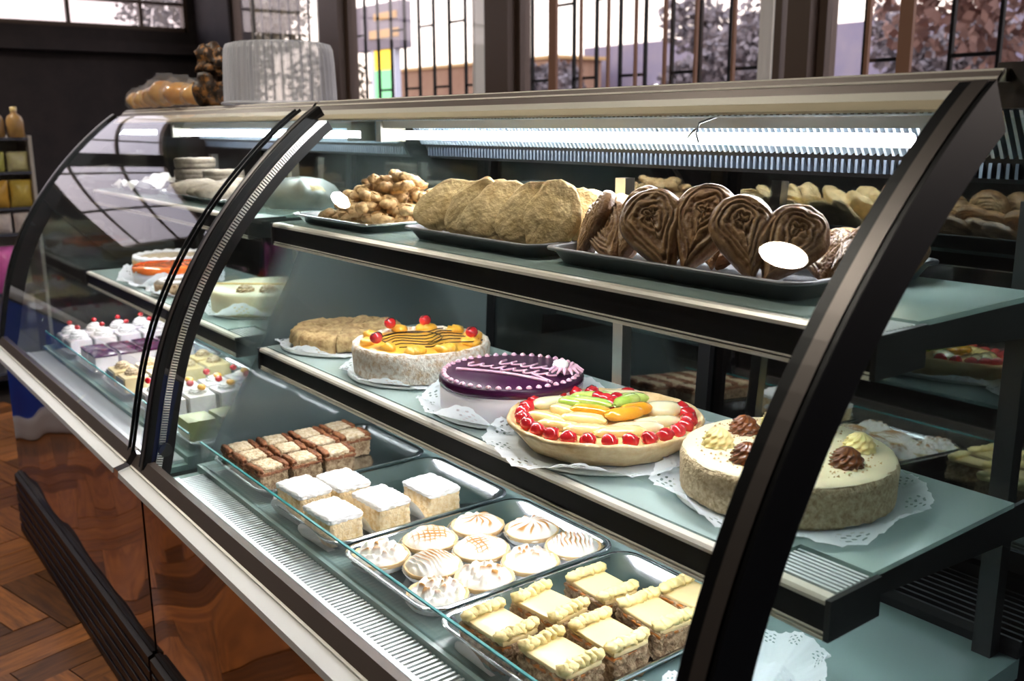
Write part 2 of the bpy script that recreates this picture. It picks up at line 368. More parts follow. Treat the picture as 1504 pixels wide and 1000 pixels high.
# herringbone boards over the part of the floor seen directly or in the polished front
cnt = 0
th = math.radians(14)
for i in range(-45, 46):
    for j in range(-8, 9):
        for k in (0, 1):
            bx_, by_ = (i*bw+j*bl, i*bw-j*bl) if k == 0 else (i*bw+j*bl+bl+bw, i*bw-j*bl+bw-bl)
            X = -3.1+math.cos(th)*bx_-math.sin(th)*by_; Y = -.1+math.sin(th)*bx_+math.cos(th)*by_
            if not (-4.8 < X < -1.2 and -1.3 < Y < .62) or cnt >= 300: continue
            o = link('floor_board', bm_, None, fl); o.location = (X, Y, 0); o.rotation_euler = (0, 0, th+(PI/2 if k else 0)); cnt += 1
struct('ceiling', MB().box(-7.9, 3, -4, 2.9, 3.0, 3.08), M['ceiling'])
struct('wall_front', MB().box(-7.9, 3, -4.1, -4, 0, 3), M['darkwall'])
struct('wall_right', MB().box(3, 3.1, -4, 2.9, 0, 3), M['darkwall'])
# left wall with a big gridded opal window
WL = -7.7
wl = struct('wall_left', MB().box(WL-.15, WL, -4, 2.8, 0, 1.96).box(WL-.15, WL, -4, -.7, 1.96, 3).box(WL-.15, WL, .42, .62, 1.96, 3).box(WL-.15, WL, 2.72, 2.8, 1.96, 3).box(WL-.15, WL, -.7, 2.72, 2.9, 3), M['darkwall'])
wf = MB()
for y in np.arange(2.389, -.7, -.517): wf.box(WL-.06, WL-.02, y-.013, y+.013, 1.98, 2.9)
wf2 = MB()
for z in (2.16, 2.55): wf2.box(WL-.062, WL-.018, -.7, 2.70, z-.011, z+.011)
w1 = struct('window_1', MB().box(WL-.08, WL+.01, -.7, 2.72, 1.955, 1.985).box(WL-.08, WL+.01, -.7, 2.72, 2.88, 2.905).box(WL-.08, WL+.01, -.72, -.69, 1.955, 2.905).box(WL-.08, WL+.01, 2.70, 2.73, 1.955, 2.905), M['brown_frame'])
link('mullion', wf, M['brown_frame'], w1, False); link('transom', wf2, M['brown_frame'], w1, False)
link('pane', MB().box(WL-.045, WL-.04, -.7, 2.7, 1.98, 2.88), M['opal'], w1, False)
# dark beam band under the left window
struct('trim_1', MB().box(WL, WL+.12, -2.4, 2.78, 1.78, 1.86), M['darkwall'])
# back wall: a low wall below the sill, four windows between deep posts
YW = 2.8
struct('wall_back', MB().box(-7.7, 3, YW, YW+.15, 0, 1.24).box(-7.7, 3, YW, YW+.15, 2.75, 3.0).box(-7.7, -7.0, YW-.02, YW+.15, 1.24, 2.75), M['darkwall'])
posts = [(-5.55, -5.28), (-3.86, -3.64), (-2.16, -2.01), (-.15, .05)]
edges = [-7.0]+[p for q in posts for p in q]+[3.0]
for i in range(5):
    x0, x1 = edges[2*i], edges[2*i+1]; n = 'window_%d' % (i+2)
    f = MB().box(x0, x1, YW+.01, YW+.07, 1.24, 1.27).box(x0, x1, YW+.01, YW+.07, 2.72, 2.76).box(x0, x0+.03, YW+.01, YW+.07, 1.27, 2.72).box(x1-.03, x1, YW+.01, YW+.07, 1.27, 2.72)
    wdw = struct(n, f, M['brown_frame'])
    link('pane', MB().box(x0+.03, x1-.03, YW+.035, YW+.039, 1.27, 2.72), M['winglass'], wdw, False)
    if i >= 2:
        bars = {2: [(-3.385, .05), (-3.20, .009), (-3.03, .009), (-2.87, .009), (-2.71, .010), (-2.55, .010), (-2.37, .010)], 3: [(-1.83, .012), (-1.70, .045), (-1.33, .012), (-1.0, .02), (-.6, .02)], 4: [(.8, .03), (1.8, .03)]}[i]
        for bx_, bw_ in bars: link('mullion', MB().box(bx_-bw_/2, bx_+bw_/2, YW+.012, YW+.026, 1.27, 2.72), M['orange_bar'], wdw, False)
for i, (x0, x1) in enumerate(posts):
    p = struct('trim_%d' % (i+2), MB().box(x0+(.06 if i else .02), x1, YW-.04, YW+.06, 1.24, 3.0), M['brown_frame'])
    rv = MB().box(-.075, .075, -.06, .06, 1.2, 3.0); rv.xf(Matrix.Translation(((-6.18, -4.345, -2.415, .1)[i], YW+.36, 0)) @ Matrix.Rotation(math.radians(62), 4, 'Z')); struct('post_reveal', rv, M['cream_paint'], parent=p, label='cream painted outer face of the post')
# security grilles outside, one per window
YG = YW+.45
xs_by = {0: [-6.9+.17*k for k in range(9)], 1: [-6.2+.0, ], 2: [], 3: []}
grp = [(-7.9, -5.7, 'leftmost window, behind the ribbed plastic dome'), (-5.75, -4.15, 'window with the yellow and blue roadside sign'), (-4.15, -2.2, 'middle window between the two cream posts'), (-2.2, .1, 'window right of the second cream post')]
for gi, (g0, g1, ws_) in enumerate(grp):
    t = thing('window_grille', 'black steel security bars outside the '+ws_, 'window bars', ((g0+g1)/2, YG, 1.2))
    cx0 = (g0+g1)/2; k = 0; x = g0+.08
    while x < g1-.02:
        link('bar', MB().box(x-.0065-cx0, x+.0065-cx0, -.008, .008, 0, 1.6), M['black'], t, False)
        if k % 2 == 0 and x+.165 < g1: link('cross_tie', MB().box(x+.009-cx0, x+.156-cx0, -.006, .006, .262, .275), M['black'], t, False)
        if k % 2 == 1 and x+.165 < g1: link('cross_tie', MB().box(x+.009-cx0, x+.156-cx0, -.006, .006, .62, .632), M['black'], t, False)
        x += .165; k += 1
    link('foot_rail', MB().box(g0-cx0, g1-cx0, -.02, .02, -.04, 0), M['black'], t, False)
# ceiling lamps on the customer side
for lx, lb in ((-1.91, 'round white ceiling lamp whose reflection lies on the palmier tray'), (-4.95, 'round white ceiling lamp whose reflection lies on the almond cookies')):
    t = thing('ceiling_lamp', lb, 'lamp', (lx, .21, 2.93))
    link('housing', MB().lathe([(0, .07), (.115, .07), (.115, .02), (.10, 0), (.092, 0), (.092, .01), (0, .01)], 28), M['chrome'], t)
    link('diffuser', MB().lathe([(.090, .008), (.090, -.005), (.06, -.010), (0, -.012)], 28), M['lamp'], t)

# ------------------------------------------------------------------ outside
M['asphalt'] = mat('grey_ground', (.16, .14, .15), .9)
struct('ground', MB().box(-60, 30, 2.95, 60, -.3, -.05), M['asphalt'])
for nm, c in (('leafgreen', (.10, .085, .06)), ('leafred', (.20, .11, .085)), ('leafgrey', (.15, .125, .13))): M[nm] = mat(nm+'_foliage', c, .8, col2=tuple(min(1, v*1.9) for v in c), cscale=2)
M['bark'] = mat('bark', (.07, .05, .04), .9)
def tree(name, label, x, y, h, w, m, seed, dens=1.0):
    rnd = random.Random(seed); t = thing(name, label, 'tree', (x, y, -.05), group=None)
    tr = MB().tube([(0, 0, 0), (.05, 0, h*.3), (0, .05, h*.6)], [.16, .12, .06], 8); link('trunk', tr, M['bark'], t)
    cr = MB()
    blobs = [(rnd.uniform(-w, w)*.75, rnd.uniform(-w, w)*.5, h*(.42+.5*rnd.random()), w*rnd.uniform(.25, .5)) for _ in range(11)]
    for bx_, by_, bz_, br_ in blobs:
        for _ in range(int(520*dens)):
            d = Vector((rnd.gauss(0, 1), rnd.gauss(0, 1), rnd.gauss(0, 1))).normalized()*br_*(rnd.random()**.4)
            p = Vector((bx_, by_, bz_))+d; a = Vector((rnd.gauss(0, 1), rnd.gauss(0, 1), rnd.gauss(0, 1))).normalized()*.06; b = a.cross(Vector((rnd.gauss(0, 1), rnd.gauss(0, 1), rnd.gauss(0, 1)))).normalized()*.04
            cr.add([p-a, p+b, p+a, p-b], [(0, 1, 2, 3)])
    link('crown', cr, m, t, False, stuff=True); return t
tree('garden_tree', 'dark leafy tree outside the leftmost window', -17, 7, 4.2, 2.2, M['leafgreen'], 1, 1.6)
tree('garden_tree', 'thin bare-looking tree beside the first cream post', -14.2, 10.5, 2.3, .5, M['leafred'], 2, .25)
tree('garden_tree', 'small grey bush-like tree just right of the first cream post', -11.3, 9, 2.4, .8, M['leafgrey'], 3)
tree('garden_tree', 'broad grey tree in the right half of the middle window', -8.6, 10.2, 3.0, 1.0, M['leafgrey'], 4)
tree('garden_tree', 'low grey tree left of the second cream post', -6.2, 11.0, 2.5, .9, M['leafgrey'], 5)
tree('garden_tree', 'large russet tree filling the right window', -3.3, 7.3, 3.6, 1.3, M['leafred'], 6, 1.1)
tree('garden_tree', 'second russet tree at the far right edge of the view', -.7, 6.4, 3.4, 1.1, M['leafred'], 8, 1.0)
# filling station canopy across the road
M['violet'] = mat('violet_blue_fascia', (.21, .18, .26), .6, col2=(.29, .24, .28), cscale=1.5)
M['tanboard'] = mat('tan_yellow_board', (.50, .30, .12), .6)
M['wallbrown'] = mat('brown_building_wall', (.26, .13, .08), .8, col2=(.32, .19, .12), cscale=1.2)
M['palelilac'] = mat('pale_lilac_wall', (.42, .38, .48), .8)
t = thing('filling_station', 'filling station with a long violet canopy seen through the middle window', 'building', (-11.8, 14, -.05))
link('fascia', MB().box(-4.0, 4.3, 0, .3, 2.0, 2.85), M['violet'], t, False)
link('wall', MB().box(-3.6, 4.0, 1.2, 1.5, 0, 2.0), M['palelilac'], t, False)
for k in range(5): link('column', MB().box(-3.6+k*1.85, -3.45+k*1.85, .05, .2, 0, 2.0), M['palelilac'], t, False)
M['farlamp'] = mat('station_lamp', (1, 1, .9), .4, emit=3)
for k in range(3): link('lamp', MB().ell((-1.75+k*1.45, -.1, 1.98), (.11, .05, .05), 8, 5), M['farlamp'], t)
t = thing('filling_station', 'second violet canopy with a tan sign band in the right window', 'building', (-4.6, 13, -.05))
link('fascia', MB().box(-2.2, 1.8, 0, .3, 1.9, 2.85), M['violet'], t, False)
link('sign_band', MB().box(-.9, .8, -.02, 0, 2.05, 2.7), M['tanboard'], t, False)
link('wall', MB().box(-2.2, 1.8, .8, 1, 0, 1.9), M['palelilac'], t, False)
for k in range(3): link('lamp', MB().ell((-1.3+k*1.1, -.1, 1.82+.08*(k % 2)), (.12, .05, .06), 8, 5), M['farlamp'], t)
t = thing('brown_building', 'low brown building behind the bars left of the first cream post', 'building', (-17.2, 12.2, -.05))
link('wall', MB().box(-3.4, 2.6, 0, 1.2, 0, 2.52), M['wallbrown'], t, False); link('roof_edge', MB().box(-3.5, 2.7, -.05, 1.3, 2.52, 2.58), M['tanboard'], t, False)
# roadside sign
M['signgrey'] = mat('grey_brown_sign_board', (.20, .17, .20), .6); M['signgreen'] = mat('green_sign_panel', (.20, .62, .28), .4, emit=.35); M['signyellow'] = mat('yellow_sign_panel', (.95, .62, .05), .4, emit=.4)
M['signwhite'] = mat('white_sign_post', (.60, .60, .68), .5); M['signblue'] = mat('light_blue_sign_panel', (.15, .55, .80), .4, emit=.5)
t = thing('roadside_sign', 'roadside sign: brown board over a lit yellow and green panel', 'sign', (-13.05, 7.6, .40))
link('board', MB().box(-1.0, .42, .0, .2, 1.96, 2.62), M['signgrey'], t, False)
link('tan_stripe', MB().box(-.45, .40, -.02, 0, 2.12, 2.24), M['tanboard'], t, False); link('tan_stripe', MB().box(-.3, .36, -.02, 0, 2.38, 2.48), M['tanboard'], t, False)
link('post', MB().box(-.50, -.40, .02, .12, -.45, 1.96), M['signwhite'], t, False); link('post', MB().box(.12, .22, .02, .12, -.45, 1.96), M['signwhite'], t, False)
link('yellow_panel', MB().box(-.40, .12, .03, .11, 1.66, 1.95), M['signyellow'], t, False)
link('green_panel', MB().box(-.40, .12, .03, .11, 1.15, 1.66), M['signgreen'], t, False); link('blue_panel', MB().box(-.40, .12, .03, .11, .98, 1.13), M['signblue'], t, False)

# ------------------------------------------------------------------ display cases
def case(x0, x1, label, first):
    t = thing('display_case', label, 'display case', ((x0+x1)/2, .8, 0)); cx = (x0+x1)/2
    def L(n, mb, m, par=t, smooth=False, **k):
        mb.xf(Matrix.Translation((-cx, -.8, 0))); return link(n, mb, m, par, smooth, **k)
    # body
    L('body', MB().prism([(.51, .2), (.51, .56), (1.37, .56), (1.37, .02), (.51, .02)], x0+.004, x1-.004), M['black'])
    L('front_panel', MB().box(x0+.004, x1-.004, .494, .508, .19, .575), M['panel'])
    kp = [(.508, 0)]
    for k in range(6):
        z = .004+k*.033; kp += [(.478, z), (.478, z+.022), (.488, z+.026), (.488, z+.031)]
    kp += [(.508, .2)]
    L('kick_plate', MB().prism(kp, x0+.004, x1-.004), M['kick'])
    # bottom rail: bevel over lip, floor reflection and glare put into their colours
    rl = L('bottom_rail', MB().prism([(.500, .575), (.500, .634), (.487, .634), (.472, .6135), (.472, .575)], x0+.002, x1-.002), M['brownalu'])
    L('rail_lip', MB().prism([(.4715, .6125), (.4480, .6075), (.4460, .598), (.4715, .592)], x0+.002, x1-.002), M['railwhite'], rl)
    L('rail_beading', MB().prism([(.4735, .6135), (.4735, .617), (.470, .616), (.470, .6135)], x0+.002, x1-.002), M['aluwarm'], rl)
    # deck, sunk air grille, glass baffle
    L('deck', MB().box(x0+.02, x1-.03, .60, 1.17, .56, ZD), M['deck'])
    L('air_duct', MB().box(x0+.02, x1-.03, .501, .60, .56, .572), M['deck'])
    gr = MB(); x = x0+.06; nb = 0
    while x < x1-.04: gr.box(x, x+.0042, .553, .598, .573, .580); x += .0095
    gr.box(x0+.05, x1-.035, .545, .553, .573, .580)
    L('air_grille', gr, M['lip'], stuff=True)
    bf = L('glass_baffle', MB().box(x0+.03, x1-.035, .6065, .6105, ZD, .634), M['glass'])
    L('baffle_edge', MB().box(x0+.03, x1-.035, .6065, .6105, .634, .6365), M['teal_edge'], bf)
    # curved front glass, seals
    gsh = []
    for i in range(49):
        y, z = curve(.02+.965*i/48); gsh.append([(x0+.03, y, z), (x1-.02, y, z)])
    gl = L('curved_front_glass', MB().grid(gsh), M['glass'], smooth=True)
    # arches
    if first:   # right case: arch at both ends
        for a0, a1 in ((x0+.055, x0+.085), (XE-.034, XE)):
            a = L('end_arch', sheet(a0, a1, .006, -.046, .0, 1.0), M['black'], smooth=False)
            L('brushed_strip', sheet(a0+.013, a1-.006, .0075, .005, .0, 1.0), M['strip'], a)
            if a0 < -1:
                L('light_gasket', sheet(a1-.001, a1+.003, -.014, -.026, .01, .98, 40), M['alu'], a)
                tm = MB()
                for i in range(150):
                    t_ = .01+.97*i/150; y, z = curve(t_); ny, nz = cnorm(t_)
                    c0 = (a1+.003, y-ny*.0145, z-nz*.0145); c1 = (a1+.003, y-ny*.0255, z-nz*.0255); y2, z2 = curve(t_+.003); dy, dz = y2-y, z2-z
                    tm.add([c0, c1, (c1[0], c1[1]+dy, c1[2]+dz), (c0[0], c0[1]+dy, c0[2]+dz), (c0[0]+.0012, c0[1]+dy/2, c0[2]+dz/2), (c1[0]+.0012, c1[1]+dy/2, c1[2]+dz/2)], [(0, 1, 5, 4), (4, 5, 2, 3)])
                L('gasket_teeth', tm, M['black'], a, stuff=True)
    else:
        a = L('end_arch', sheet(x0, x0+.03, .006, -.046, .0, 1.0), M['black'])
        L('brushed_strip', sheet(x0+.006, x0+.016, .0075, .005, .0, 1.0), M['alu'], a)
        for q in (x1-.026, x1-.004): L('black_seal', sheet(q, q+.0028, .003, -.003, .0, 1.0), M['black'])
    if first:
        L('hinge_cap', MB().tube([(x0+.083, .520, .655), (x0+.094, .520, .655)], .0125, 20), M['blackplastic'], smooth=False)
        L('rail_bracket', MB().prism([(.4455, .597), (.4470, .6115), (.4700, .6175), (.485, .637), (.492, .637), (.476, .612), (.4715, .597)], x0+.004, x0+.030), M['chrome'])
    # end panels of glass
    def endpoly(inset=.004, n=20):
        pl = []
        for i in range(n+1):
            y, z = curve(.02+.97*i/n); ny, nz = cnorm(.02+.97*i/n); pl.append((y-ny*inset, z-nz*inset))
        return pl+[(1.35, pl[-1][1]), (1.35, ZD-.02), (pl[0][0], ZD-.02)]
    if first:
        L('end_glass', MB().prism(endpoly(.03), XE-.012, XE-.008), M['sideglass'])
        L('fogged_partition', MB().prism(endpoly(.03), x0+.004, x0+.007), M['fog'])
        L('end_top_bar', MB().box(XE-.028, XE+.002, .93, 1.37, 1.262, 1.304), M['strip'])
        L('end_post', MB().box(XE-.03, XE-.002, 1.30, 1.37, ZD, 1.262), M['black'])
        L('end_body_panel', MB().box(x1-.003, x1+.001, .51, 1.36, .02, .56), M['black'])
    else:
        L('end_glass', MB().prism(endpoly(.03), x0+.008, x0+.012), M['sideglass'])
    # top rail: light, brown, light, then a perforated sheet
    def band(n, a, b, m, th=.004, **k):
        d = Vector((0, b[0]-a[0], b[1]-a[1])).normalized(); nn = (d.z*th, -d.y*th)
        return L(n, MB().prism([a, b, (b[0]+nn[0], b[1]+nn[1]), (a[0]+nn[0], a[1]+nn[1])], x0+.004, x1-.002), m, **k)
    band('top_rail', (.893, 1.274), (.913, 1.296), M['brownalu'])
    band('top_rail_trim', (.9050, 1.2882), (.9175, 1.298), M['aluwarm'], .005)
    band('top_rail_trim', (.8870, 1.2703), (.8950, 1.2787), M['aluwarm'], .005)
    band('perforated_edge', (.870, 1.2615), (.888, 1.2705), M['gold'], .003)
    L('lid', MB().box(x0+.004, x1-.002, .921, 1.37, 1.286, 1.298), M['alu'])
    # lamp housing and tube, ribbed diffuser behind
    t0, t1 = (-1.77, -.615) if first else (-3.08, -1.97)
    hs = L('lamp_housing', MB().box(t0-.03, t1+.02, 1.035, 1.085, 1.243, 1.268), M['beige'])
    L('lamp_bracket', MB().box(t0-.05, t0-.03, 1.03, 1.09, 1.215, 1.284), M['beige'], hs); L('lamp_bracket', MB().box(t1+.02, t1+.04, 1.03, 1.09, 1.215, 1.284), M['beige'], hs)
    tb = MB().tube([(t0, 1.05, 1.229), (t1, 1.05, 1.229)], .0082, 14); L('lamp_tube', tb, M['tube'], hs, smooth=True)
    L('diffuser_sheet', MB().prism([(1.11, 1.272), (1.16, 1.178), (1.165, 1.181), (1.115, 1.275)], x0+.04, x1-.04), M['black'])
    rb = MB(); x = x0+.05
    while x < x1-.05:
        rb.prism([(1.095, 1.262), (1.108, 1.268), (1.140, 1.212), (1.130, 1.208)], x, x+.004); x += .0105
    L('diffuser_fins', rb, M['ribs'], stuff=True)
    lo_ = MB(); x = x0+.05
    while x < x1-.05: lo_.box(x, x+.004, 1.146, 1.158, 1.184, 1.202); x += .0105
    L('return_grille', lo_, M['ribsdim'], stuff=True)
    L('perforated_lip', MB().box(x0+.03, x1-.04, .950, .953, 1.2565, 1.276), M['ribs'])
    ho = MB(); x = x0+.04
    while x < x1-.045: ho.box(x, x+.004, .949, .950, 1.2585, 1.2625); x += .009
    L('lip_holes', ho, M['black'], stuff=True)
    L('ceiling_panel', MB().box(x0+.02, x1-.03, .95, 1.35, 1.276, 1.283), M['alu'])
    # back: track, posts, sliding doors of dark glass
    kp = [(1.165, ZD), (1.165, .600)]
    for k in range(9): y = 1.168+k*.0155; kp += [(y, .611), (y+.005, .611), (y+.005, .600), (y+.0155, .600)]
    kp += [(1.312, .600), (1.312, .622), (1.37, .622), (1.37, ZD)]
    L('door_track', MB().prism(kp, x0+.02, x1-.03), M['black'])
    L('door_head', MB().box(x0+.02, x1-.03, 1.29, 1.37, 1.225, 1.284), M['black'])
    W = x1-x0-.05; nd = 2
    for k in range(nd):
        a, b = x0+.02+k*W/nd-.02*(k > 0), x0+.02+(k+1)*W/nd+.02*(k < nd-1); y = 1.322+.022*k
        def tilt(y0, y1, z): d = .030*(z-.62)/.6-.012; return (y0+d, z), (y1+d, z)
        def slab(xa, xb, za, zb, ya, yb):
            (p, q), (r_, u_) = tilt(ya, yb, za), tilt(ya, yb, zb); return MB().prism([p, q, u_, r_], xa, xb)
        fr = MB()
        for q in (slab(a, b, .622, .652, y, y+.012), slab(a, b, 1.20, 1.226, y, y+.012), slab(a, a+.028, .652, 1.20, y, y+.012), slab(b-.028, b, .652, 1.20, y, y+.012)): fr.add(q.v, q.f)
        d = L('sliding_door', fr, M['black'])
        L('door_glass', slab(a+.02, b-.02, .645, 1.205, y+.003, y+.007), M['doorglass'], d)
    for px_ in ((-1.19, -.515) if first else (-2.5, -3.1)):
        L('slotted_upright', MB().box(px_-.012, px_+.012, 1.14, 1.162, ZD, 1.16), M['alu'] if px_ < -1 else M['blackplastic'])
    # shelves
    for zz, yf, yb, nm in ((ZS1, .786, 1.125, 'upper'), (ZS2, .742, 1.115, 'middle')):
        a, b = (x0+.03, -.482) if first else (x0+.04, x1-.09)
        sh = L('glass_shelf', MB().box(a+.002, b-.002, yf+.0802, yb, zz-.006, zz).box(a+.002, b-.088, yf+.016, yf+.080, zz-.006, zz), M['shelfglass'])
        sh['label'] = nm+' glass shelf'
        pr = L('shelf_front', MB().prism([(yf+.004, zz-.043), (yf+.004, zz-.008), (yf+.015, zz-.0065), (yf+.08, zz-.0065), (yf+.08, zz-.040), (yf+.065, zz-.040), (yf+.065, zz-.02), (yf+.025, zz-.02), (yf+.025, zz-.043)], a, b), M['black'], sh)
        L('silver_trim', MB().prism([(yf, zz-.005), (yf+.003, zz-.0015), (yf+.014, zz-.0015), (yf+.014, zz-.009), (yf, zz-.009)], a, b), M['aluwarm'], sh)
        L('silver_trim', MB().prism([(yf, zz-.046), (yf, zz-.0425), (yf+.012, zz-.0425), (yf+.012, zz-.046)], a, b), M['aluwarm'], sh)
        L('silver_trim', MB().prism([(yf+.001, zz-.0405), (yf+.001, zz-.039), (yf+.012, zz-.039), (yf+.012, zz-.0405)], a, b), M['aluwarm'], sh)
        rr = MB()
        for k in range(8): rr.box(b-.085+0, b-.002, yf+.020+k*.0072, yf+.0235+k*.0072, zz-.0065, zz-.002)
        L('ribbed_plate', rr, M['ribglare'], sh, stuff=True)
        L('end_cap', MB().box(b, b+.006, yf-.002, yf+.084, zz-.045, zz-.002), M['blackplastic'], sh)
        L('end_cap', MB().box(a-.006, a, yf-.002, yf+.084, zz-.045, zz-.002), M['blackplastic'], sh)
        for q in (a+.003, b-.009): L('bracket', MB().prism([(yf+.08, zz-.03), (yf+.08, zz-.007), (1.16, zz-.007), (1.16, zz-.055)], q, q+.005), M['blackplastic'], sh)
        L('shelf_lamp', MB().tube([(a+.05, yf+.045, zz-.031), (b-.05, yf+.045, zz-.031)], .008, 10), M['shelftube'], sh, smooth=True)
    return t
caseR = case(XM, -.45, 'right glass pastry case with the three trays and the fruit tart', True)
caseL = case(XL, XM-.006, 'left glass pastry case with the orange glazed cake', False)
wire = MB().tube([(-.845, 1.0, 1.262), (-.86, .995, 1.258), (-.885, .99, 1.250), (-.89, .99, 1.236), (-.885, .99, 1.224)], .0016, 6).tube([(-.89, .99, 1.243), (-.90, .99, 1.236), (-.905, .99, 1.231)], .0014, 6).tube([(-.90, .995, 1.262), (-.83, .995, 1.262)], .003, 6)
tag(link('loose_wire', wire, M['blackplastic']), 'short black wire with clip hanging beside the lit tube', 'wire')

# ------------------------------------------------------------------ trays
def tray_mesh(w, d, h, m, r=.025, lip=.009, name='tray'):
    def ring(ww, dd, rr, z):
        pts = []
        for cx_, cy_, a0 in ((ww/2-rr, dd/2-rr, 0), (-ww/2+rr, dd/2-rr, PI/2), (-ww/2+rr, -dd/2+rr, PI), (ww/2-rr, -dd/2+rr, 1.5*PI)):
            for k in range(7): a = a0+PI/2*k/6; pts.append((cx_+rr*math.cos(a), cy_+rr*math.sin(a), z))
        return pts
    s = .012
    R_ = [ring(.02, .02, .005, .0015), ring(w-2*lip-2*s-.01, d-2*lip-2*s-.01, r, .0015), ring(w-2*lip-2*s, d-2*lip-2*s, r+.003, .004), ring(w-2*lip, d-2*lip, r+.006, h-.002), ring(w-2*lip+.003, d-2*lip+.003, r+.008, h), ring(w-.002, d-.002, r+.010, h), ring(w, d, r+.011, h-.002), ring(w-.002, d-.002, r+.010, h-.004),
          ring(w-2*lip+.001, d-2*lip+.001, r+.006, h-.004), ring(w-2*lip-2*s+.001, d-2*lip-2*s+.001, r, .0005), ring(w-2*lip-2*s-.01, d-2*lip-2*s-.01, r, 0), ring(.02, .02, .005, 0)]
    mb = MB(); mb.grid(R_, cv=True); n = len(R_[0]); mb.f.append(tuple(range(n))); k = len(mb.v); mb.f.append(tuple(range(k-n, k)))
    return mb.mesh(name, m, True)
TX = [-1.672, -1.397, -1.126, -.857]; TY = .793; tn = ['brown crumb squares', 'powdered sugar squares', 'meringue tartlets', 'custard squares']
tme = tray_mesh(.262, .355, .024, M['steel'])
for x, n in zip(TX, tn):
    o = link('steel_tray', tme, None, loc=(x, TY, ZD)); tag(o, 'shallow stainless tray under the '+n, 'tray')
tag(link('baking_tray', tray_mesh(.43, .30, .024, M['darktray'], .018), None, loc=(-.818, .985, ZS1)), 'dull grey tray of palmiers on the upper shelf', 'tray')
tag(link('baking_tray', tray_mesh(.36, .30, .022, M['darktray'], .018), None, loc=(-1.232, .985, ZS1)), 'dull grey tray of large round cookies on the upper shelf', 'tray')
tag(link('baking_tray', tray_mesh(.32, .28, .018, M['steel'], .018), None, loc=(-1.648, .955, ZS1)), 'shiny tray under the heap of almond cookies', 'tray')
tag(link('baking_tray', tray_mesh(.50, .28, .018, M['steel'], .018), None, loc=(-2.45, .975, ZS1)), 'shiny tray of coconut cakes in the left case', 'tray')
tag(link('baking_tray', tray_mesh(.36, .28, .018, M['darktray'], .018), None, loc=(-2.93, .975, ZS1)), 'tray at the far left end of the upper shelf', 'tray')
for i, (x, lb) in enumerate(((-3.03, 'tray under the cream slices at the far left'), (-2.765, 'tray under the purple topped slices'), (-2.49, 'tray under the yellow slices with rosettes'), (-2.22, 'tray under the slices with cherry and orange'), (-1.985, 'tray under the pale green slices'))):
    o = link('steel_tray', tray_mesh(.255 if i < 4 else .2, .355, .02, M['steel']), None, loc=(x, TY, ZD)); tag(o, 'stainless '+lb, 'tray')

# ------------------------------------------------------------------ deck pastries, right case
TB = ZD+.0025
# crumb squares
def crumb_square(label, seed):
    t = thing('crumb_square', label, 'cake slice')
    link('cake', MB().rbox((0, 0, .020), (.054, .060, .040), .006, 14, .0035, 190, seed), M['darkcrumb'], t)
    link('filling', MB().rbox((0, 0, .034), (.057, .064, .007), .003, 10, .004, 170, seed+3), M['dulce'], t)
    link('crumb_top', MB().rbox((0, 0, .0405), (.048, .040, .012), .004, 12, .003, 240, seed+5), M['crumbtop'], t)
    link('filling_edge', MB().rbox((0, .026, .0415), (.052, .011, .011), .004, 8, .005, 190, seed+7), M['dulce'], t)
    link('filling_edge', MB().rbox((0, -.026, .0415), (.052, .011, .011), .004, 8, .005, 190, seed+8), M['dulce'], t)
    return t
protos = [crumb_square('', s) for s in (1, 2, 3)]
rows = ['back row by the fogged partition', 'middle row', 'front row beside the powdered squares']; order = ['nearest the front glass', 'second from the front glass', 'third from the front glass', 'farthest from the front glass']
k = 0
for i, x in enumerate((-1.750, -1.688, -1.624)):
    for j in range(4):
        if i == 2 and j == 3: continue
        lb = 'brown crumb-topped square, %s, %s' % (rows[i], order[j]); lc = (x+random.uniform(-.002, .002), .662+.0705*j, TB); rz = random.uniform(-.13, .13)
        if k < 3: o = protos[k]; o['label'] = lb; o.location = lc; o.rotation_euler = (0, 0, rz)
        else: o = dup(protos[k % 3], lc, rz, lb)
        o['group'] = 'crumb squares on the first tray'; k += 1
# powdered sugar squares with paper cups
def powder_square(label, seed):
    t = thing('powdered_square', label, 'cake slice')
    link('sponge', MB().rbox((0, 0, .024), (.086, .062, .042), .005, 14, .002, 200, seed), M['sponge'], t)
    link('sugar_top', MB().rbox((0, 0, .0475), (.088, .064, .012), .005, 20, .004, 230, seed+4), M['powder'], t)
    pc = []
    for i in range(13):
        a = -.042+.084*i/12; hh = .034*math.sqrt(max(0, 1-(a/.0445)**2)); y0 = -.037
        pc.append([(a, -.022, .0005), (a, y0+.001, .001), (a, y0-.003-hh*.25, .002+hh)])
    link('paper_cup', MB().grid(pc), M['paper'], t)
    return t
ps = [(-1.462, .660, .05, 'left half of the double powdered square, nearest the crumb squares'), (-1.450, .730, .0, 'powdered square joined to the right of the left one'), (-1.338, .652, .06, 'powdered sugar square nearest the front glass'), (-1.338, .742, .04, 'powdered sugar square in the middle of its tray'), (-1.332, .838, .05, 'powdered sugar square farthest back, beside the lone toasted tartlet')]
for i, (x, y, a, lb) in enumerate(ps):
    o = powder_square(lb, i*3+1) if i == 0 else dup(p0, (x, y, TB), a, lb)
    if i == 0: p0 = o; o.location = (x, y, TB); o.rotation_euler = (0, 0, a)
    o['group'] = 'powdered sugar squares on the second tray'
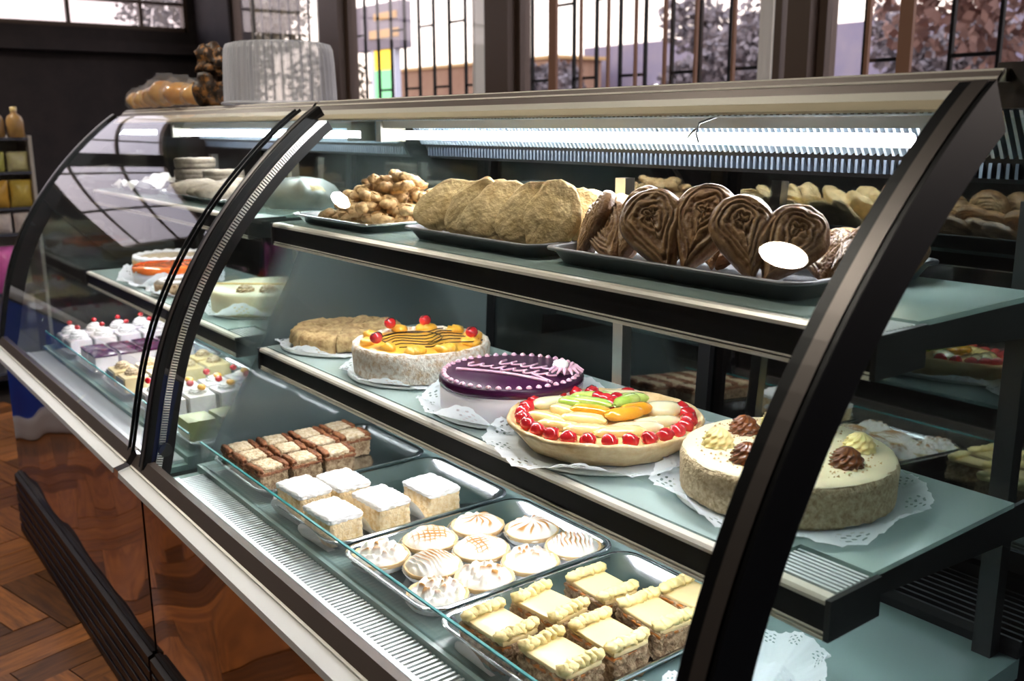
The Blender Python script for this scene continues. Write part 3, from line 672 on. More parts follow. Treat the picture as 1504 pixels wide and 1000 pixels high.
# meringue tartlets
def meringue_top(kind, seed, r=.0405):
    m = MB(); P = []; nr, na = 34, 96; tone = []
    for i in range(nr):
        q = i/(nr-1); row = []
        for j in range(na):
            a = 2*PI*j/na; edge = 1+.045*math.sin(a*9+seed)+.03*math.sin(a*5+seed*2); x, y = q*r*edge*math.cos(a), q*r*edge*math.sin(a)
            dome = .017*(1-q**3)**.6 if q < 1 else 0; wob = noise.noise(Vector((x*55+seed, y*55, 1)))
            if kind == 0: rg = (math.sin(x*900+wob*4+seed)*.5+.5)**1.6                                            # combed ridges
            elif kind == 1: rg = max((math.sin(x*760+wob*3+seed)*.5+.5)**2.2, (math.sin(y*760+wob*3)*.5+.5)**2.2)   # crossed ridges
            elif kind == 2: rg = (math.sin(a*11+q*5+wob*3+seed)*.5+.5)**1.6                                        # swirled shell
            else: rg = min(1, max(0, noise.noise(Vector((x*110+seed, y*110, 3)))*2.4+.15))                         # spooned peaks
            am = .0042 if kind < 3 else .010
            row.append((x, y, .012+dome*(.8 if kind == 3 else 1)+am*rg*(1-q**5)))
            tone.append(max(0, min(1, rg*(1.05 if kind < 3 else .8)*(1-q**5)*(.95+.7*noise.noise(Vector((x*40, y*40, seed)))))))
        P.append(row)
    m.grid(P, cv=True); m.tone = tone
    return m
def tartlet(label, kind, seed):
    t = thing('meringue_tartlet', label, 'tartlet')
    link('pastry_shell', MB().lathe([(0, .001), (.033, .001), (.037, .004), (.0445, .016), (.044, .0175), (.041, .016), (.037, .012), (0, .012)], 30).noise(.0012, 90, seed), M['crust'], t)
    pc = []
    for i in range(72):
        a = 2*PI*i/72; f = .0007 if i % 2 else -.0007; pc.append([((r_+f)*math.cos(a), (r_+f)*math.sin(a), z_) for r_, z_ in ((.033, .0), (.038, .001), (.0462, .012))])
    link('paper_cup', MB().grid(pc, cu=True), M['paper'], t)
    link('meringue', meringue_top(kind, seed), M['meringue'], t)
    return t
tp = [[-1.168, .668, 3, 'spiky toasted tartlet nearest the powdered squares and the front glass'], [-1.022, .655, 3, 'plain white peaked tartlet nearest the front glass'], [-1.092, .720, 0, 'comb-ridged tartlet second from the front glass'], [-1.025, .752, 3, 'spooned white tartlet at the custard side, second from the front'],
      [-1.180, .848, 2, 'lone shell-swirled tartlet with strong toasting at the back left'], [-1.172, .752, 1, 'cross-ridged toasted tartlet behind the spiky one'], [-1.088, .800, 1, 'white cross-ridged tartlet in the middle of the tray'], [-1.010, .842, 3, 'white tartlet with one tall meringue peak'],
      [-1.085, .890, 2, 'swirled tartlet with browned tips under the black shelf front'], [-1.010, .925, 0, 'browned comb-ridged tartlet farthest back by the custard squares']]
P_ = [Vector((a[0], a[1])) for a in tp]
for it in range(200):
    for i in range(10):
        for j in range(i):
            d = P_[i]-P_[j]; g = .0905-d.length
            if g > 0: d.normalize(); P_[i] += d*g*.5; P_[j] -= d*g*.5
    for p in P_: p.x = min(-1.048, max(-1.206, p.x)); p.y = min(.918, max(.665, p.y))
for i, a in enumerate(tp):
    o = tartlet(a[3], a[2], i*1.7+1); o.location = (P_[i].x, P_[i].y, TB); o.rotation_euler = (0, 0, .9+i*.35); o['group'] = 'meringue tartlets on the third tray'
# custard squares
def custard_square(label, seed):
    t = thing('custard_square', label, 'cake slice'); w_, d_ = .088, .062
    link('crumb_base', MB().rbox((0, 0, .021), (w_, d_, .040), .005, 16, .0055, 170, seed), M['darkcrumb'], t)
    link('caramel_layer', MB().rbox((0, -.001, .036), (w_-.002, d_-.003, .006), .002, 6, .003, 60, seed+2), mat_car, t)
    link('custard_layer', MB().rbox((0, 0, .0425), (w_-.003, d_-.004, .008), .003, 8, .0015, 40, seed+1), M['custardtop'], t)
    for sx in (-1, 1):
        pp = MB()
        for k in range(6): pp.ell((sx*(w_/2-.010)+random.uniform(-.001, .001), -d_/2+.006+k*(d_-.010)/5, .0500+random.uniform(-.001, .001)), (.0100, .0088, .0058), 10, 7, disp=.6, fr=3, seed=seed+k)
        link('piped_border', pp, M['butterpipe'], t)
    return t
mat_car = mat('thin_caramel_layer', (.45, .16, .03), .3)
M['custardtop'] = mat('pale_custard_top', (.82, .66, .34), .35, coat=.15, col2=(.74, .50, .20), cscale=10, clamp=(.5, .8)); M['butterpipe'] = mat('piped_yellow_border', (.90, .74, .34), .55, bump=.5, bscale=200, sss=.1)
cs = [(-.868, .660, 'custard square in the left row, nearest the front glass'), (-.872, .742, 'custard square in the left row, second from the front'), (-.870, .832, 'custard square in the left row, farthest back'),
      (-.768, .674, 'custard square in the right row, nearest the front glass, low left of the big arch'), (-.766, .752, 'custard square in the right row, second from the front'), (-.768, .836, 'custard square in the right row with a split caramel top'), (-.766, .912, 'custard square half hidden behind the big black arch'),]
cps = [custard_square('', 1), custard_square('', 9)]
for i, (x, y, lb) in enumerate(cs):
    lc = (x-.016+random.uniform(-.003, .003), y-.006, TB); rz = random.uniform(-.10, .10)
    if i < 2: o = cps[i]; o['label'] = lb; o.location = lc; o.rotation_euler = (0, 0, rz)
    else: o = dup(cps[i % 2], lc, rz, lb)
    o['group'] = 'custard squares on the fourth tray'
for k, (x, y, a) in enumerate(((-.888, .618, 0), (-.782, .624, .1))):
    pc = []
    for i in range(13):
        q = -.036+.072*i/12; hh = .030*math.sqrt(max(0, 1-(q/.037)**2)); pc.append([(q, .004, .0008), (q, -.003, .0015), (q, -.006-hh*.3, .0022+hh)])
    o = link('paper_liner', MB().grid(pc), M['paper'], loc=(x, y, TB)); tag(o, 'half-round pleated paper leaning against the '+('first front custard square' if k == 0 else 'front custard square next to the big arch'), 'paper')

# ------------------------------------------------------------------ doilies
def doily(label, x, y, z, R_, lift=.02, seed=0, rz=0, sq=1.0, squash_in=.8, crease=None):
    m = MB(); nr, na = 14, 156; P = []; uv = []; rnd = random.Random(seed); ph = rnd.uniform(0, 6)
    for i in range(nr):
        q = i/(nr-1); row = []
        for j in range(na):
            a = 2*PI*j/na; sc = 1+.022*abs(math.sin(a*13))*q**8+.010*abs(math.sin(a*39))*q**8; rr = R_*q*sc
            wv = .5+.5*math.sin(a*5+ph)*math.cos(a*2+ph*2); e = max(0, (q-squash_in)/(1-squash_in))
            zz = lift*wv*e**1.3+.0012*e*math.sin(a*39)
            row.append((rr*math.cos(a)*(1-.10*e*wv), rr*math.sin(a)*sq*(1-.10*e*wv), .0008+zz)); uv.append((j/na, q))
        P.append(row)
    m.grid(P, cv=True); m.uv = uv
    o = link('paper_doily', m, M['doily'], loc=(x, y, z)); o.rotation_euler = (0, 0, rz); return tag(o, label, 'doily')
def board(label, x, y, z, R_):
    o = link('cake_plate', MB().lathe([(0, .0), (R_*.8, .0), (R_, .0016), (R_, .0028), (R_*.96, .0028), (R_*.8, .0022), (0, .0022)], 48), M['paleplate'], loc=(x, y, z)); return tag(o, label, 'plate')
M['paleplate'] = mat('pale_green_white_plate', (.74, .78, .74), .3)

def cake_body(name, prof, m, t, seed, amp=.002, fr=40, n=56):
    return link(name, MB().lathe(prof, n).noise(amp, fr, seed), m, t)
def rosette(r, h, turns=2.6, n=46, wr=.0075):    # star-piped swirl: twisted ridges over a dome with a small peak
    P = []; NA, NZ = 80, 24
    for i in range(NZ):
        q = i/(NZ-1); row = []; rr = r*math.sqrt(max(0, 1-q**1.5))*(.93+.07*math.cos(q*19)); rr = max(rr, r*.02); z = h*q**.85
        if i == 0: rr = r*.84; z = 0
        for j in range(NA):
            a = 2*PI*j/NA; k = 1+.105*math.sin(10*a-q*17.0); row.append((rr*k*math.cos(a), rr*k*math.sin(a), z))
        P.append(row)
    return MB().grid(P, cv=True)
S2 = ZS2+.0005
# brown crust cake at the left
board('pale plate under the sliced brown cake', -1.742, .902, S2, .135)
doily('lace doily under the sliced brown cake', -1.742, .902, S2+.0029, .150, .022, 1)
t = thing('brown_crust_cake', 'light brown cake cut in wedges at the left end of the middle shelf', 'cake', (-1.742, .902, S2+.0046))
for k in range(8):
    a0 = k*PI/4+.1; z = .004*((k*5) % 3)/2; r_ = .114
    m = MB().lathe([(0.003, .030+z)]+[(q, .031+z) for q in (.02, .035, .05, .062, .074, .086, .096)]+[(r_-.004, .027+z), (r_, .022), (r_+.001, .013), (r_+.001, .004), (r_-.003, 0), (0.003, 0), (.003, .030+z)], 16, a0=a0+.016, a1=a0+PI/4-.016).noise(.0045, 60, k).noise(.0030, 190, k+5)
    b = len(m.v); m.f += [tuple(range(0, 14)), tuple(range(b-15, b-1))[::-1]]
    link('wedge', m, M['biscuit'] if 'biscuit' in M else M.setdefault('biscuit', mat('tan_biscuit_crust', (.36, .22, .09), .8, bump=1, bscale=120, col2=(.64, .46, .22), cscale=60, clamp=(.36, .6), bdist=.005)), t)
# yellow mango cake
board('pale plate under the yellow cherry cake', -1.452, .900, S2, .135)
doily('lace doily under the yellow cherry cake', -1.452, .900, S2+.0029, .150, .020, 2, .4)
t = thing('yellow_cherry_cake', 'yellow mousse cake with cherries and chocolate lines in a sugared crust', 'cake', (-1.452, .900, S2+.0046))
cake_body('crust', [(0, 0), (.120, 0), (.124, .004), (.125, .045), (.123, .053), (.117, .054), (.114, .046), (0, .046)], M['sugarside'], t, 3, .003, 70)
cake_body('mousse', [(.1145, .040), (.112, .048), (.095, .052), (.06, .055), (0, .056)], M['mango'], t, 4, .003, 28)
blob = MB(); rnd = random.Random(3)
for a in np.arange(0, 6.28, .62):
    for k in range(3): blob.ell((.096*math.cos(a)+rnd.uniform(-.009, .009), .096*math.sin(a)+rnd.uniform(-.009, .009), .055), (.014, .013, .009), 10, 7, disp=.4, fr=2, seed=a)
link('piped_swirls', blob, M['mango'], t)
dz = MB()
for k in range(6):
    x0_ = -.060+k*.024; dz.tube([(x0_+.012*math.sin(q*1.1+k)+.01*q*.3, -.075+q*.015, .0585+.0015*math.sin(q)) for q in range(11)], .0011, 5)
dz.tube([(.055*math.cos(a), .055*math.sin(a)-.02, .0595) for a in np.arange(0, 5, .25)], .0011, 5)
link('chocolate_lines', dz, M['choc'], t)
for a in (2.5, 3.25, -.95-.6, .75): 
    c = link('cherry', MB().ell((.094*math.cos(a), .094*math.sin(a), .070), (.0115, .0115, .0105), 14, 9), M['cherry'], t)
    link('chocolate_line', MB().tube([(.094*math.cos(a)+.0118*math.sin(q)*.4, .094*math.sin(a)+.0119*math.cos(q), .070+.0112*math.sin(q)) for q in np.arange(.2, 2.9, .3)], .0010, 5), M['choc'], c)
# purple glazed mousse cake
cxp, cyp = -1.166, .888
board('pale plate under the purple glazed cake', cxp, cyp, S2, .125)
doily('lace doily under the purple glazed cake', cxp-.0, cyp+.004, S2+.0029, .158, .036, 5, 1.1, squash_in=.74)
t = thing('purple_glazed_cake', 'white mousse cake with shiny purple top and pink icing', 'cake', (cxp, cyp, S2+.0046), -.12)
cake_body('mousse', [(0, 0), (.111, 0), (.113, .003), (.113, .046), (0, .046)], M['whitecream'], t, 5, .0006, 30, 64)
link('glaze', MB().lathe([(.1135, .041), (.1145, .046), (.1135, .0515), (.110, .0545), (0, .0545)], 64), M['purple'], t)
link('glaze_rim', MB().lathe([(.1130, .0395), (.1148, .042), (.1146, .0475), (.1130, .0515)], 64), M['purplelight'], t)
dots = MB()
for k in range(44):
    a = 2*PI*k/44; z = .0545; dots.lathe([(.0046, 0), (.0044, .0018), (.0022, .0036), (0, .0046)], 8, (.1070*math.cos(a), .1070*math.sin(a), z))
link('pink_bead_border', dots, M['pinkcream'], t)
# piped script: rows of loops and an underline swash
sc = MB()
def script(xa, xb, y, amp, n, slant=.3):
    pts = []
    for i in range(n*10+1):
        q = i/(n*10); s_ = q*n*2*PI; pts.append((xa+(xb-xa)*q+.35*amp*math.sin(s_+1.2), y+amp*math.sin(s_)*(1+.4*math.sin(s_*.37))+.1*(xb-xa)*q*0, .0565))
    sc.tube(pts, .0021, 6, flat=.8)
xfm = Matrix.Rotation(math.radians(-24), 4, 'Z')
script(-.045, .05, .038, .012, 5); script(-.085, .075, .003, .010, 8)
sc.tube([(-.080+.17*q, -.036+.012*math.sin(q*3.2)-.0*q, .0565) for q in np.arange(0, 1.01, .06)], .0026, 6); sc.tube([(.09-.05*q, -.036+.03*q, .0565) for q in np.arange(0, 1.01, .1)], .0022, 6)
sc.xf(Matrix.Rotation(math.radians(30), 4, 'Z')); link('piped_script', sc, M['pinkcream'], t)
fx, fy = .088*math.cos(.80), .088*math.sin(.80)
fl_ = MB()
for k in range(14):
    a = k*.449+.2; fl_.tube([(fx+.004*math.cos(a), fy+.004*math.sin(a), .057), (fx+.018*math.cos(a), fy+.018*math.sin(a), .066), (fx+.027*math.cos(a), fy+.027*math.sin(a), .060)], [.003, .0034, .0014], 6)
link('icing_flower', fl_, M['pinkcream'], t)
fw = MB()
for k in range(5): fw.ell((fx-.010+.006*math.cos(k*1.25), fy-.004+.006*math.sin(k*1.25), .067), (.007, .007, .008), 9, 7, disp=.4, fr=2, seed=k)
link('white_icing_blob', fw, M['powder'], t, label='white piped cream blob')

# fruit tart
cxt, cyt = -.947, .886
cxt += -.0
board('pale plate under the fruit tart', cxt, cyt, S2, .14)
doily('lace doily under the fruit tart', cxt, cyt, S2+.0029, .172, .020, 8, .3, squash_in=.72)
t = thing('fruit_tart', 'glazed fruit tart ringed with red cherries', 'tart', (cxt, cyt, S2+.0046)); t.scale = (.95, .95, .95)
cake_body('tart_shell', [(0, 0), (.115, 0), (.120, .003), (.143, .030), (.1455, .036), (.142, .039), (.138, .034), (.130, .026), (0, .026)], M['tartcrust'], t, 6, .0035, 34, 72)
link('custard', MB().lathe([(.134, .030), (.12, .0335), (0, .035)], 40), M['custard'], t)
# ring of cherry halves: 36 in view
rnd = random.Random(12)
for k in range(27):
    a = 2*PI*k/27; r_ = .1225
    if 1.2 < a < 2.0 or 2.3 < a < 2.5: continue
    link('cherry', MB().ell((r_*math.cos(a), r_*math.sin(a), .038), (.0128, .0118, .0105), 12, 8, disp=.25, fr=2, seed=k), M['cherry'], t)
def fruit(name, x, y, z, a, l, w_, h, m, bend=0, tilt=0):
    pts = [((q-.5)*l, bend*(1-(2*q-1)**2), z+h*.2+tilt*(q-.5)) for q in np.linspace(0, 1, 9)]
    rad = [w_*math.sqrt(max(.06, 1-(2*q-1)**4)) for q in np.linspace(0, 1, 9)]
    mb = MB().tube(pts, rad, 10, flat=h/w_); mb.xf(Matrix.Translation((x, y, 0)) @ Matrix.Rotation(a, 4, 'Z')); link(name, mb, m, t)
# view direction from the camera to the tart: local "towards viewer" vector is about (.72,-.70)
u = Vector((.70, -.71)); v = Vector((.71, .70))     # u: to viewer, v: to the right in the picture
def F(name, rr, ff, z, ang, l, w_, h, m, bend=0, tilt=0):
    p = v*rr+u*ff; fruit(name, p.x, p.y, z, math.atan2(v.y, v.x)+ang, l, w_, h, m, bend, tilt)
F('peach_slice', -.085, .035, .037, -.5, .070, .012, .009, M['peach'], .004)
F('peach_slice', -.060, .070, .037, -.35, .075, .012, .009, M['peach'], .004)
F('peach_slice', -.030, .045, .040, -.12, .070, .013, .010, M['peach'], .004)
F('peach_slice', -.015, .085, .037, -.12, .080, .013, .009, M['peach'], .005)
F('pear_slice', .045, .070, .038, .35, .085, .013, .009, M['pear'], .005)
F('pear_slice', .075, .040, .038, .45, .080, .012, .009, M['pear'], .004)
F('peach_slice', .025, .085, .037, .3, .075, .011, .009, M['peach'], .003)
F('pear_slice', .085, -.030, .038, .1, .055, .020, .012, M['pear'], .0)
F('pear_slice', -.085, -.045, .037, .5, .060, .016, .010, M['pear'], .003)
F('peach_slice', -.060, .0, .038, -.7, .060, .013, .010, M['peach'], .003)
F('peach_slice', .02, -.10, .037, 0, .07, .013, .009, M['pear'], .003)
F('orange_slice', -.020, .018, .045, -.25, .065, .013, .009, M['orange'], .006)
F('orange_slice', .028, .022, .046, .55, .065, .013, .010, M['orange'], -.004)
F('orange_slice', .045, .002, .046, .6, .055, .014, .010, M['orange'], .0)
F('kiwi_slice', -.045, -.018, .048, -.25, .055, .016, .008, M['kiwi'], .004)
F('kiwi_slice', -.020, -.008, .051, -.35, .065, .012, .008, M['kiwi'], .004)
F('kiwi_slice', -.020, -.065, .044, .1, .075, .014, .008, M['kiwi'], .003)
F('kiwi_slice', .032, -.022, .051, .95, .060, .013, .009, M['kiwi'], .003)
F('kiwi_slice', .035, -.055, .046, .3, .060, .015, .009, M['kiwi'], .0)
for rr, ff in ((0, -.035), (.012, -.022), (.016, -.042), (-.012, -.045), (.008, -.012)):
    p = v*rr+u*ff; link('cherry', MB().ell((p.x, p.y, .052), (.0115, .0105, .009), 12, 8), M['cherry'], t)

# nut cake with rosettes
cxn, cyn = -.672, .930
board('pale plate under the nut cake', cxn, cyn, S2, .135)
doily('lace doily under the nut cake behind the big arch', cxn, cyn+.004, S2+.0029, .168, .020, 11, .9, squash_in=.78)
t = thing('nut_cake', 'pale cake with nut crumb sides and caramel rosettes', 'cake', (cxn, cyn, S2+.0046), 0)
cake_body('sides', [(0, 0), (.122, 0), (.126, .003), (.127, .044), (.124, .050), (.110, .052)], M['nutside'], t, 7, .0025, 90, 72)
cake_body('cream_top', [(.1245, .0495), (.120, .0535), (.09, .0538), (0, .0542)], M['creamtop'], t, 8, .0012, 60, 60)
cr = MB(); rnd = random.Random(5)
for k in range(420):
    a = rnd.uniform(0, 6.28); r_ = .110*math.sqrt(rnd.random()); s_ = rnd.uniform(.0007, .0020); x, y = r_*math.cos(a), r_*math.sin(a); z = .0542
    cr.add([(x-s_, y-s_, z), (x+s_, y-s_*.6, z), (x, y+s_, z), (x, y, z+s_*1.4)], [(0, 1, 3), (1, 2, 3), (2, 0, 3)])
link('crumbs', cr, M['crumbs'], t, False, stuff=True)
# viewer frame for the nut cake
u2 = Vector((.565, -.825)); v2 = Vector((.825, .565))
ros = [(.072, .052, 1), (.088, -.012, 0), (.034, -.075, 1), (-.060, -.045, 1), (-.088, .022, 0), (-.047, .072, 1), (.018, .098, 0), (-.02, -.09, 0)]
for rr, ff, c in ros:
    p = v2*rr+u2*ff; o = link('caramel_rosette' if c else 'cream_rosette', rosette(.0195, .023, wr=.0085), M['caramel'] if c else M['buttercream'], t); o.location = (p.x*.92, p.y*.92, .0535)
# folded doilies at the low right
def papers():
    for i, (x, y, R_, lb, rx, ry) in enumerate(((-.615, .83, .085, 'top sheet of the folded lace doilies at the lower right', .25, -.2), (-.600, .76, .090, 'crumpled lace doily low on the right of the deck', .10, -.08), (-.63, .70, .085, 'lace doily behind the bottom of the big arch', .05, .0))):
        o = doily(lb, x, y, ZD+.03-.01*i, R_, .030, 20+i, i*.8, squash_in=.35); o.rotation_euler = (rx, ry, i*.8)
        o['group'] = 'spare doilies'
papers()

# ------------------------------------------------------------------ upper shelf cookies
ZT = ZS1+.004
def big_cookie(seed):
    m = MB().ell((0, 0, 0), (.058, .045, .0140), 56, 33, disp=.16, fr=1.6, seed=seed)
    m.noise(.0016, 48, seed); m.noise(.0010, 150, seed+3); return m.mesh('big_cookie', M['cookie'], True)
bcm = [big_cookie(s) for s in (1, 4, 8)]
# (x, y, tilt, yaw) leaning discs in rows; front row then back row
ck = []
for k in range(5): ck.append((-1.362+k*.068+(.006 if k > 2 else 0), .905, .052, 62, 'front row', k))
for k in range(6): ck.append((-1.365+k*.058, .945, .044, 55, 'second row', k))
for k in range(6): ck.append((-1.355+k*.055, 1.010, .037, 42, 'third row', k))
for k in range(6): ck.append((-1.350+k*.054, 1.068, .030, 32, 'back row', k))
ordn = ['first', 'second', 'third', 'fourth', 'fifth', 'sixth', 'seventh']
rc = random.Random(4)
for i, (x, y, z, lean, row, k) in enumerate(ck):
    o = link('round_cookie', bcm[i % 3], None)
    o.matrix_world = Matrix.Translation((x+rc.uniform(-.006, .006), y+rc.uniform(-.004, .004), ZT+z)) @ Matrix.Rotation((.55, .20, .65, .30, .45)[i % 5]+rc.uniform(-.1, .1), 4, 'Z') @ Matrix.Rotation(math.radians(lean+rc.uniform(-9, 9)), 4, 'X') @ Matrix.Rotation(rc.uniform(.5, 1.5), 4, 'Z')
    tag(o, 'large cracked golden cookie leaning on edge, %s from the left in the %s' % (ordn[k], row), 'cookie', 'large round cookies on the second tray')
# almond cookies
def almond(seed):
    rnd = random.Random(seed); m = MB()
    for k in range(6): m.ell(((k-2.5)*.0125, .006*math.sin(k*2+seed), .002*math.cos(k*3)), (.0115+rnd.uniform(0, .004), .0125+rnd.uniform(0, .004), .0085+rnd.uniform(0, .002)), 12, 8, disp=.35, fr=1.5, seed=seed+k)
    for k in range(10):
        r = Matrix.Rotation(rnd.uniform(0, 3), 3, 'Z') @ Matrix.Rotation(rnd.uniform(-.7, .7), 3, 'X'); m.ell((rnd.uniform(-.028, .028), rnd.uniform(-.009, .009), .009), (.0045, .0028, .0013), 7, 5, rot=r)
    return m.mesh('almond_cookie', M['almond'], True)
am = [almond(s) for s in (1, 2, 3, 4)]
ac = []; rnd = random.Random(21)
for lay, (n, rx_, ry_, z) in enumerate(((22, .125, .100, .012), (16, .110, .078, .030), (12, .085, .058, .047), (8, .055, .040, .063), (4, .028, .022, .079))):
    for k in range(n):
        a = k*2.399; q = math.sqrt((k+.6)/n); ac.append((-1.655+rx_*q*math.cos(a)+lay*.004, .955+ry_*q*math.sin(a)+lay*.004, ZT+z, lay))
for i, (x, y, z, lay) in enumerate(ac):
    o = link('almond_cookie', am[i % 4], None, loc=(x, y, z)); o.rotation_euler = (rnd.uniform(-.35, .35), rnd.uniform(-.3, .3), rnd.uniform(-1.2, 1.2))
    tag(o, ['knobbly almond cookie in the bottom layer of the heap', 'knobbly almond cookie in the second layer of the heap', 'knobbly almond cookie halfway up the heap', 'knobbly almond cookie near the top of the heap', 'knobbly almond cookie crowning the heap'][lay], 'cookie', 'almond cookies heap layer %s' % ['one', 'two', 'three', 'four', 'five'][lay])
# palmiers
def palmier(seed):
    m = MB(); tone = []; rnd = random.Random(seed)
    for sx in (-1, 1):
        cx_, cy_, R0 = sx*.0270, .012, .0335; tip = Vector((sx*.003, -.056)); ft = math.atan2(tip.y-cy_, tip.x-cx_)
        NS, NA = 34, 72
        def ridge(s_, a): return math.sin(2*PI*(5.2*s_+a*sx/(2*PI))+noise.noise(Vector((s_*3, math.cos(a)*1.5, math.sin(a)*1.5+seed)))*5.5+noise.noise(Vector((s_*9, math.cos(a)*6, math.sin(a)*6+seed)))*1.6)
        for side in (1, -1):
            P = []
            for i in range(NS):
                s_ = i/(NS-1); row = []
                for j in range(NA):
                    a = 2*PI*j/NA; w_ = max(0, math.cos(a-ft))**2.4*.92
                    o_ = Vector((cx_+R0*math.cos(a), cy_+R0*1.04*math.sin(a)))*(1-w_)+tip*w_
                    c_ = Vector((cx_, cy_)); p = c_+(o_-c_)*s_*(1+.03*noise.noise(Vector((a*2, s_, seed+sx))))
                    rg = ridge(s_, a); z = side*(.0125*(1-s_**5)**.5+.0013*rg*(1-s_**8)+.0012*noise.noise(Vector((p.x*160, p.y*160, seed))))
                    row.append((p.x, p.y, z)); tone.append(max(0, min(1, .55+.38*rg-.55*s_**5+rnd.uniform(-.12, .12)+.5*noise.noise(Vector((p.x*60, p.y*60, seed*3))))))
                P.append(row if side == 1 else row)
            m.grid(P, cv=True)
    m.tone = tone; return m.mesh('palmier', M['palmier'], True)
pmm = [palmier(s) for s in (1, 2, 3)]
pl = []
od = ['first', 'second', 'third', 'fourth', 'fifth', 'sixth']
for k, (x, y, yaw, lean, sc_) in enumerate([(-.995, .905, -.65, 68, 1.0), (-.920, .890, -.15, 62, 1.1), (-.815, .882, .52, 60, 1.25), (-.700, .905, .75, 56, 1.15)]):
    pl.append((x, y, (.050*sc_-.006), yaw, lean, sc_, 'dark glazed palmier standing on edge, %s from the left in the front row' % od[k], 'palmiers front row'))
for k in range(5): pl.append((-.985+k*.085, .975, .036, random.uniform(-.4, .8), 40, .95, 'palmier leaning in the second row, %s from the left' % od[k], 'palmiers second row'))
for k in range(5): pl.append((-.975+k*.085, 1.055, .026, random.uniform(-.6, .8), 24, .9, 'palmier lying in the rear row, %s from the left' % od[k], 'palmiers rear row'))
for i, (x, y, z, yaw, lean, sc_, lb, g) in enumerate(pl):
    o = link('palmier', pmm[i % 3], None)
    o.matrix_world = Matrix.Translation((x, y, ZT+z)) @ Matrix.Rotation(yaw, 4, 'Z') @ Matrix.Rotation(math.radians(lean), 4, 'X') @ Matrix.Rotation((.35, .45, .12, -.2)[i % 4], 4, 'Z') @ Matrix.Scale(sc_, 4)
    tag(o, lb, 'pastry', g)

# ------------------------------------------------------------------ left case
def rcake(name, label, x, y, z, r, h, side, top, seed):
    t = thing(name, label, 'cake', (x, y, z)); cake_body('sides', [(0, 0), (r, 0), (r+.002, h*.9), (r-.004, h)], side, t, seed, .002, 60, 40)
    cake_body('top', [(r, h*.92), (r-.003, h+.002), (r*.6, h+.003), (0, h+.003)], top, t, seed+1, .002, 40, 40); return t
t = rcake('cream_trim_cake', 'pale cake with white cream rim at the far left of the middle shelf', -3.02, .965, S2+.0050, .115, .035, M['sponge'], M['crumbtop'], 31)
link('cream_rim', MB().tube([(.108*math.cos(a), .108*math.sin(a), .038) for a in np.linspace(0, 2*PI, 60)[:-1]], [.008+.0025*math.sin(i*2.1) for i in range(59)], 8, closed=True), M['powder'], t)
doily('lace doily under the cream rimmed cake', -3.02, .965, S2+.0029, .14, .02, 41)
t = rcake('orange_glazed_cake', 'cake with bright orange-red glaze on the middle shelf', -2.78, .885, S2+.0050, .105, .042, M['whitecream'], M['syrup'], 33)
link('glaze_drip', MB().lathe([(.108, .030), (.1085, .040), (.104, .0455)], 40).noise(.003, 50, 2), M['syrup'], t)
doily('white paper doily under the orange glazed cake', -2.78, .885, S2+.0029, .150, .045, 42, squash_in=.66)
t = rcake('small_brown_cake', 'small brown sugar-dusted cake before the orange glazed one', -2.565, .83, S2+.0050, .06, .028, M['darkcrumb'], M['greysponge'], 35)
link('sugar_ring', MB().tube([(.045*math.cos(a), .045*math.sin(a), .031) for a in np.linspace(0, 2*PI, 40)[:-1]], .005, 7, closed=True), M['powder'], t)
doily('lace doily under the small brown cake', -2.565, .83, S2+.0029, .085, .03, 43, squash_in=.6)
t = rcake('white_cheesecake', 'big creamy white cake with brown rosettes by the black arch', -2.20, .93, S2+.0050, .135, .052, M['creamtop'], M['creampale'] if 'creampale' in M else M.setdefault('creampale', mat('ivory_cream', (.82, .80, .58), .5)), 37)
for a in (-.95, -.4, .2): 
    o = link('rosette', rosette(.022, .018), M['crumbtop'] if a else M['caramel'], t); o.location = (.10*math.cos(a), .10*math.sin(a), .054)
link('caramel_line', MB().tube([(-.09+.02*k, -.10+.022*k, .057) for k in range(9)], .0025, 6), M['custard'], t)
doily('ruffled white doily under the big creamy cake', -2.20, .93, S2+.0029, .172, .040, 44, squash_in=.72)
for x, y, r, lb in ((-3.02, .965, .12, 'plate under the cream rimmed cake'), (-2.78, .885, .12, 'plate under the orange glazed cake'), (-2.565, .83, .07, 'plate under the small brown cake'), (-2.20, .93, .14, 'plate under the big creamy cake')):
    board(lb, x, y, S2, r)
# upper shelf, left case
def disc_cake(label, x, y, z, r=.058, h=.03, seed=1):
    t = thing('coconut_cake', label, 'cake', (x, y, z)); link('sponge', MB().lathe([(0, 0), (r-.003, 0), (r, .003), (r+.001, h*.45), (r-.001, h*.5), (r+.001, h*.55), (r, h-.003), (r-.003, h), (0, h+.001)], 36).noise(.0022, 90, seed), M['greysponge'], t); return t
disc_cake('round coconut cake at the top of the stack', -2.86, 1.005, ZT+.062, seed=1); disc_cake('round coconut cake second from the top of the stack', -2.86, 1.003, ZT+.031, seed=2); disc_cake('round coconut cake at the bottom of the stack', -2.858, 1.0, ZT, seed=3)
disc_cake('coconut cake right of the stack, upper', -2.73, 1.04, ZT+.031, seed=4); disc_cake('coconut cake right of the stack, lower', -2.728, 1.04, ZT, seed=5)
disc_cake('low coconut cake left of the stack', -2.99, .96, ZT, .05, .03, 6)
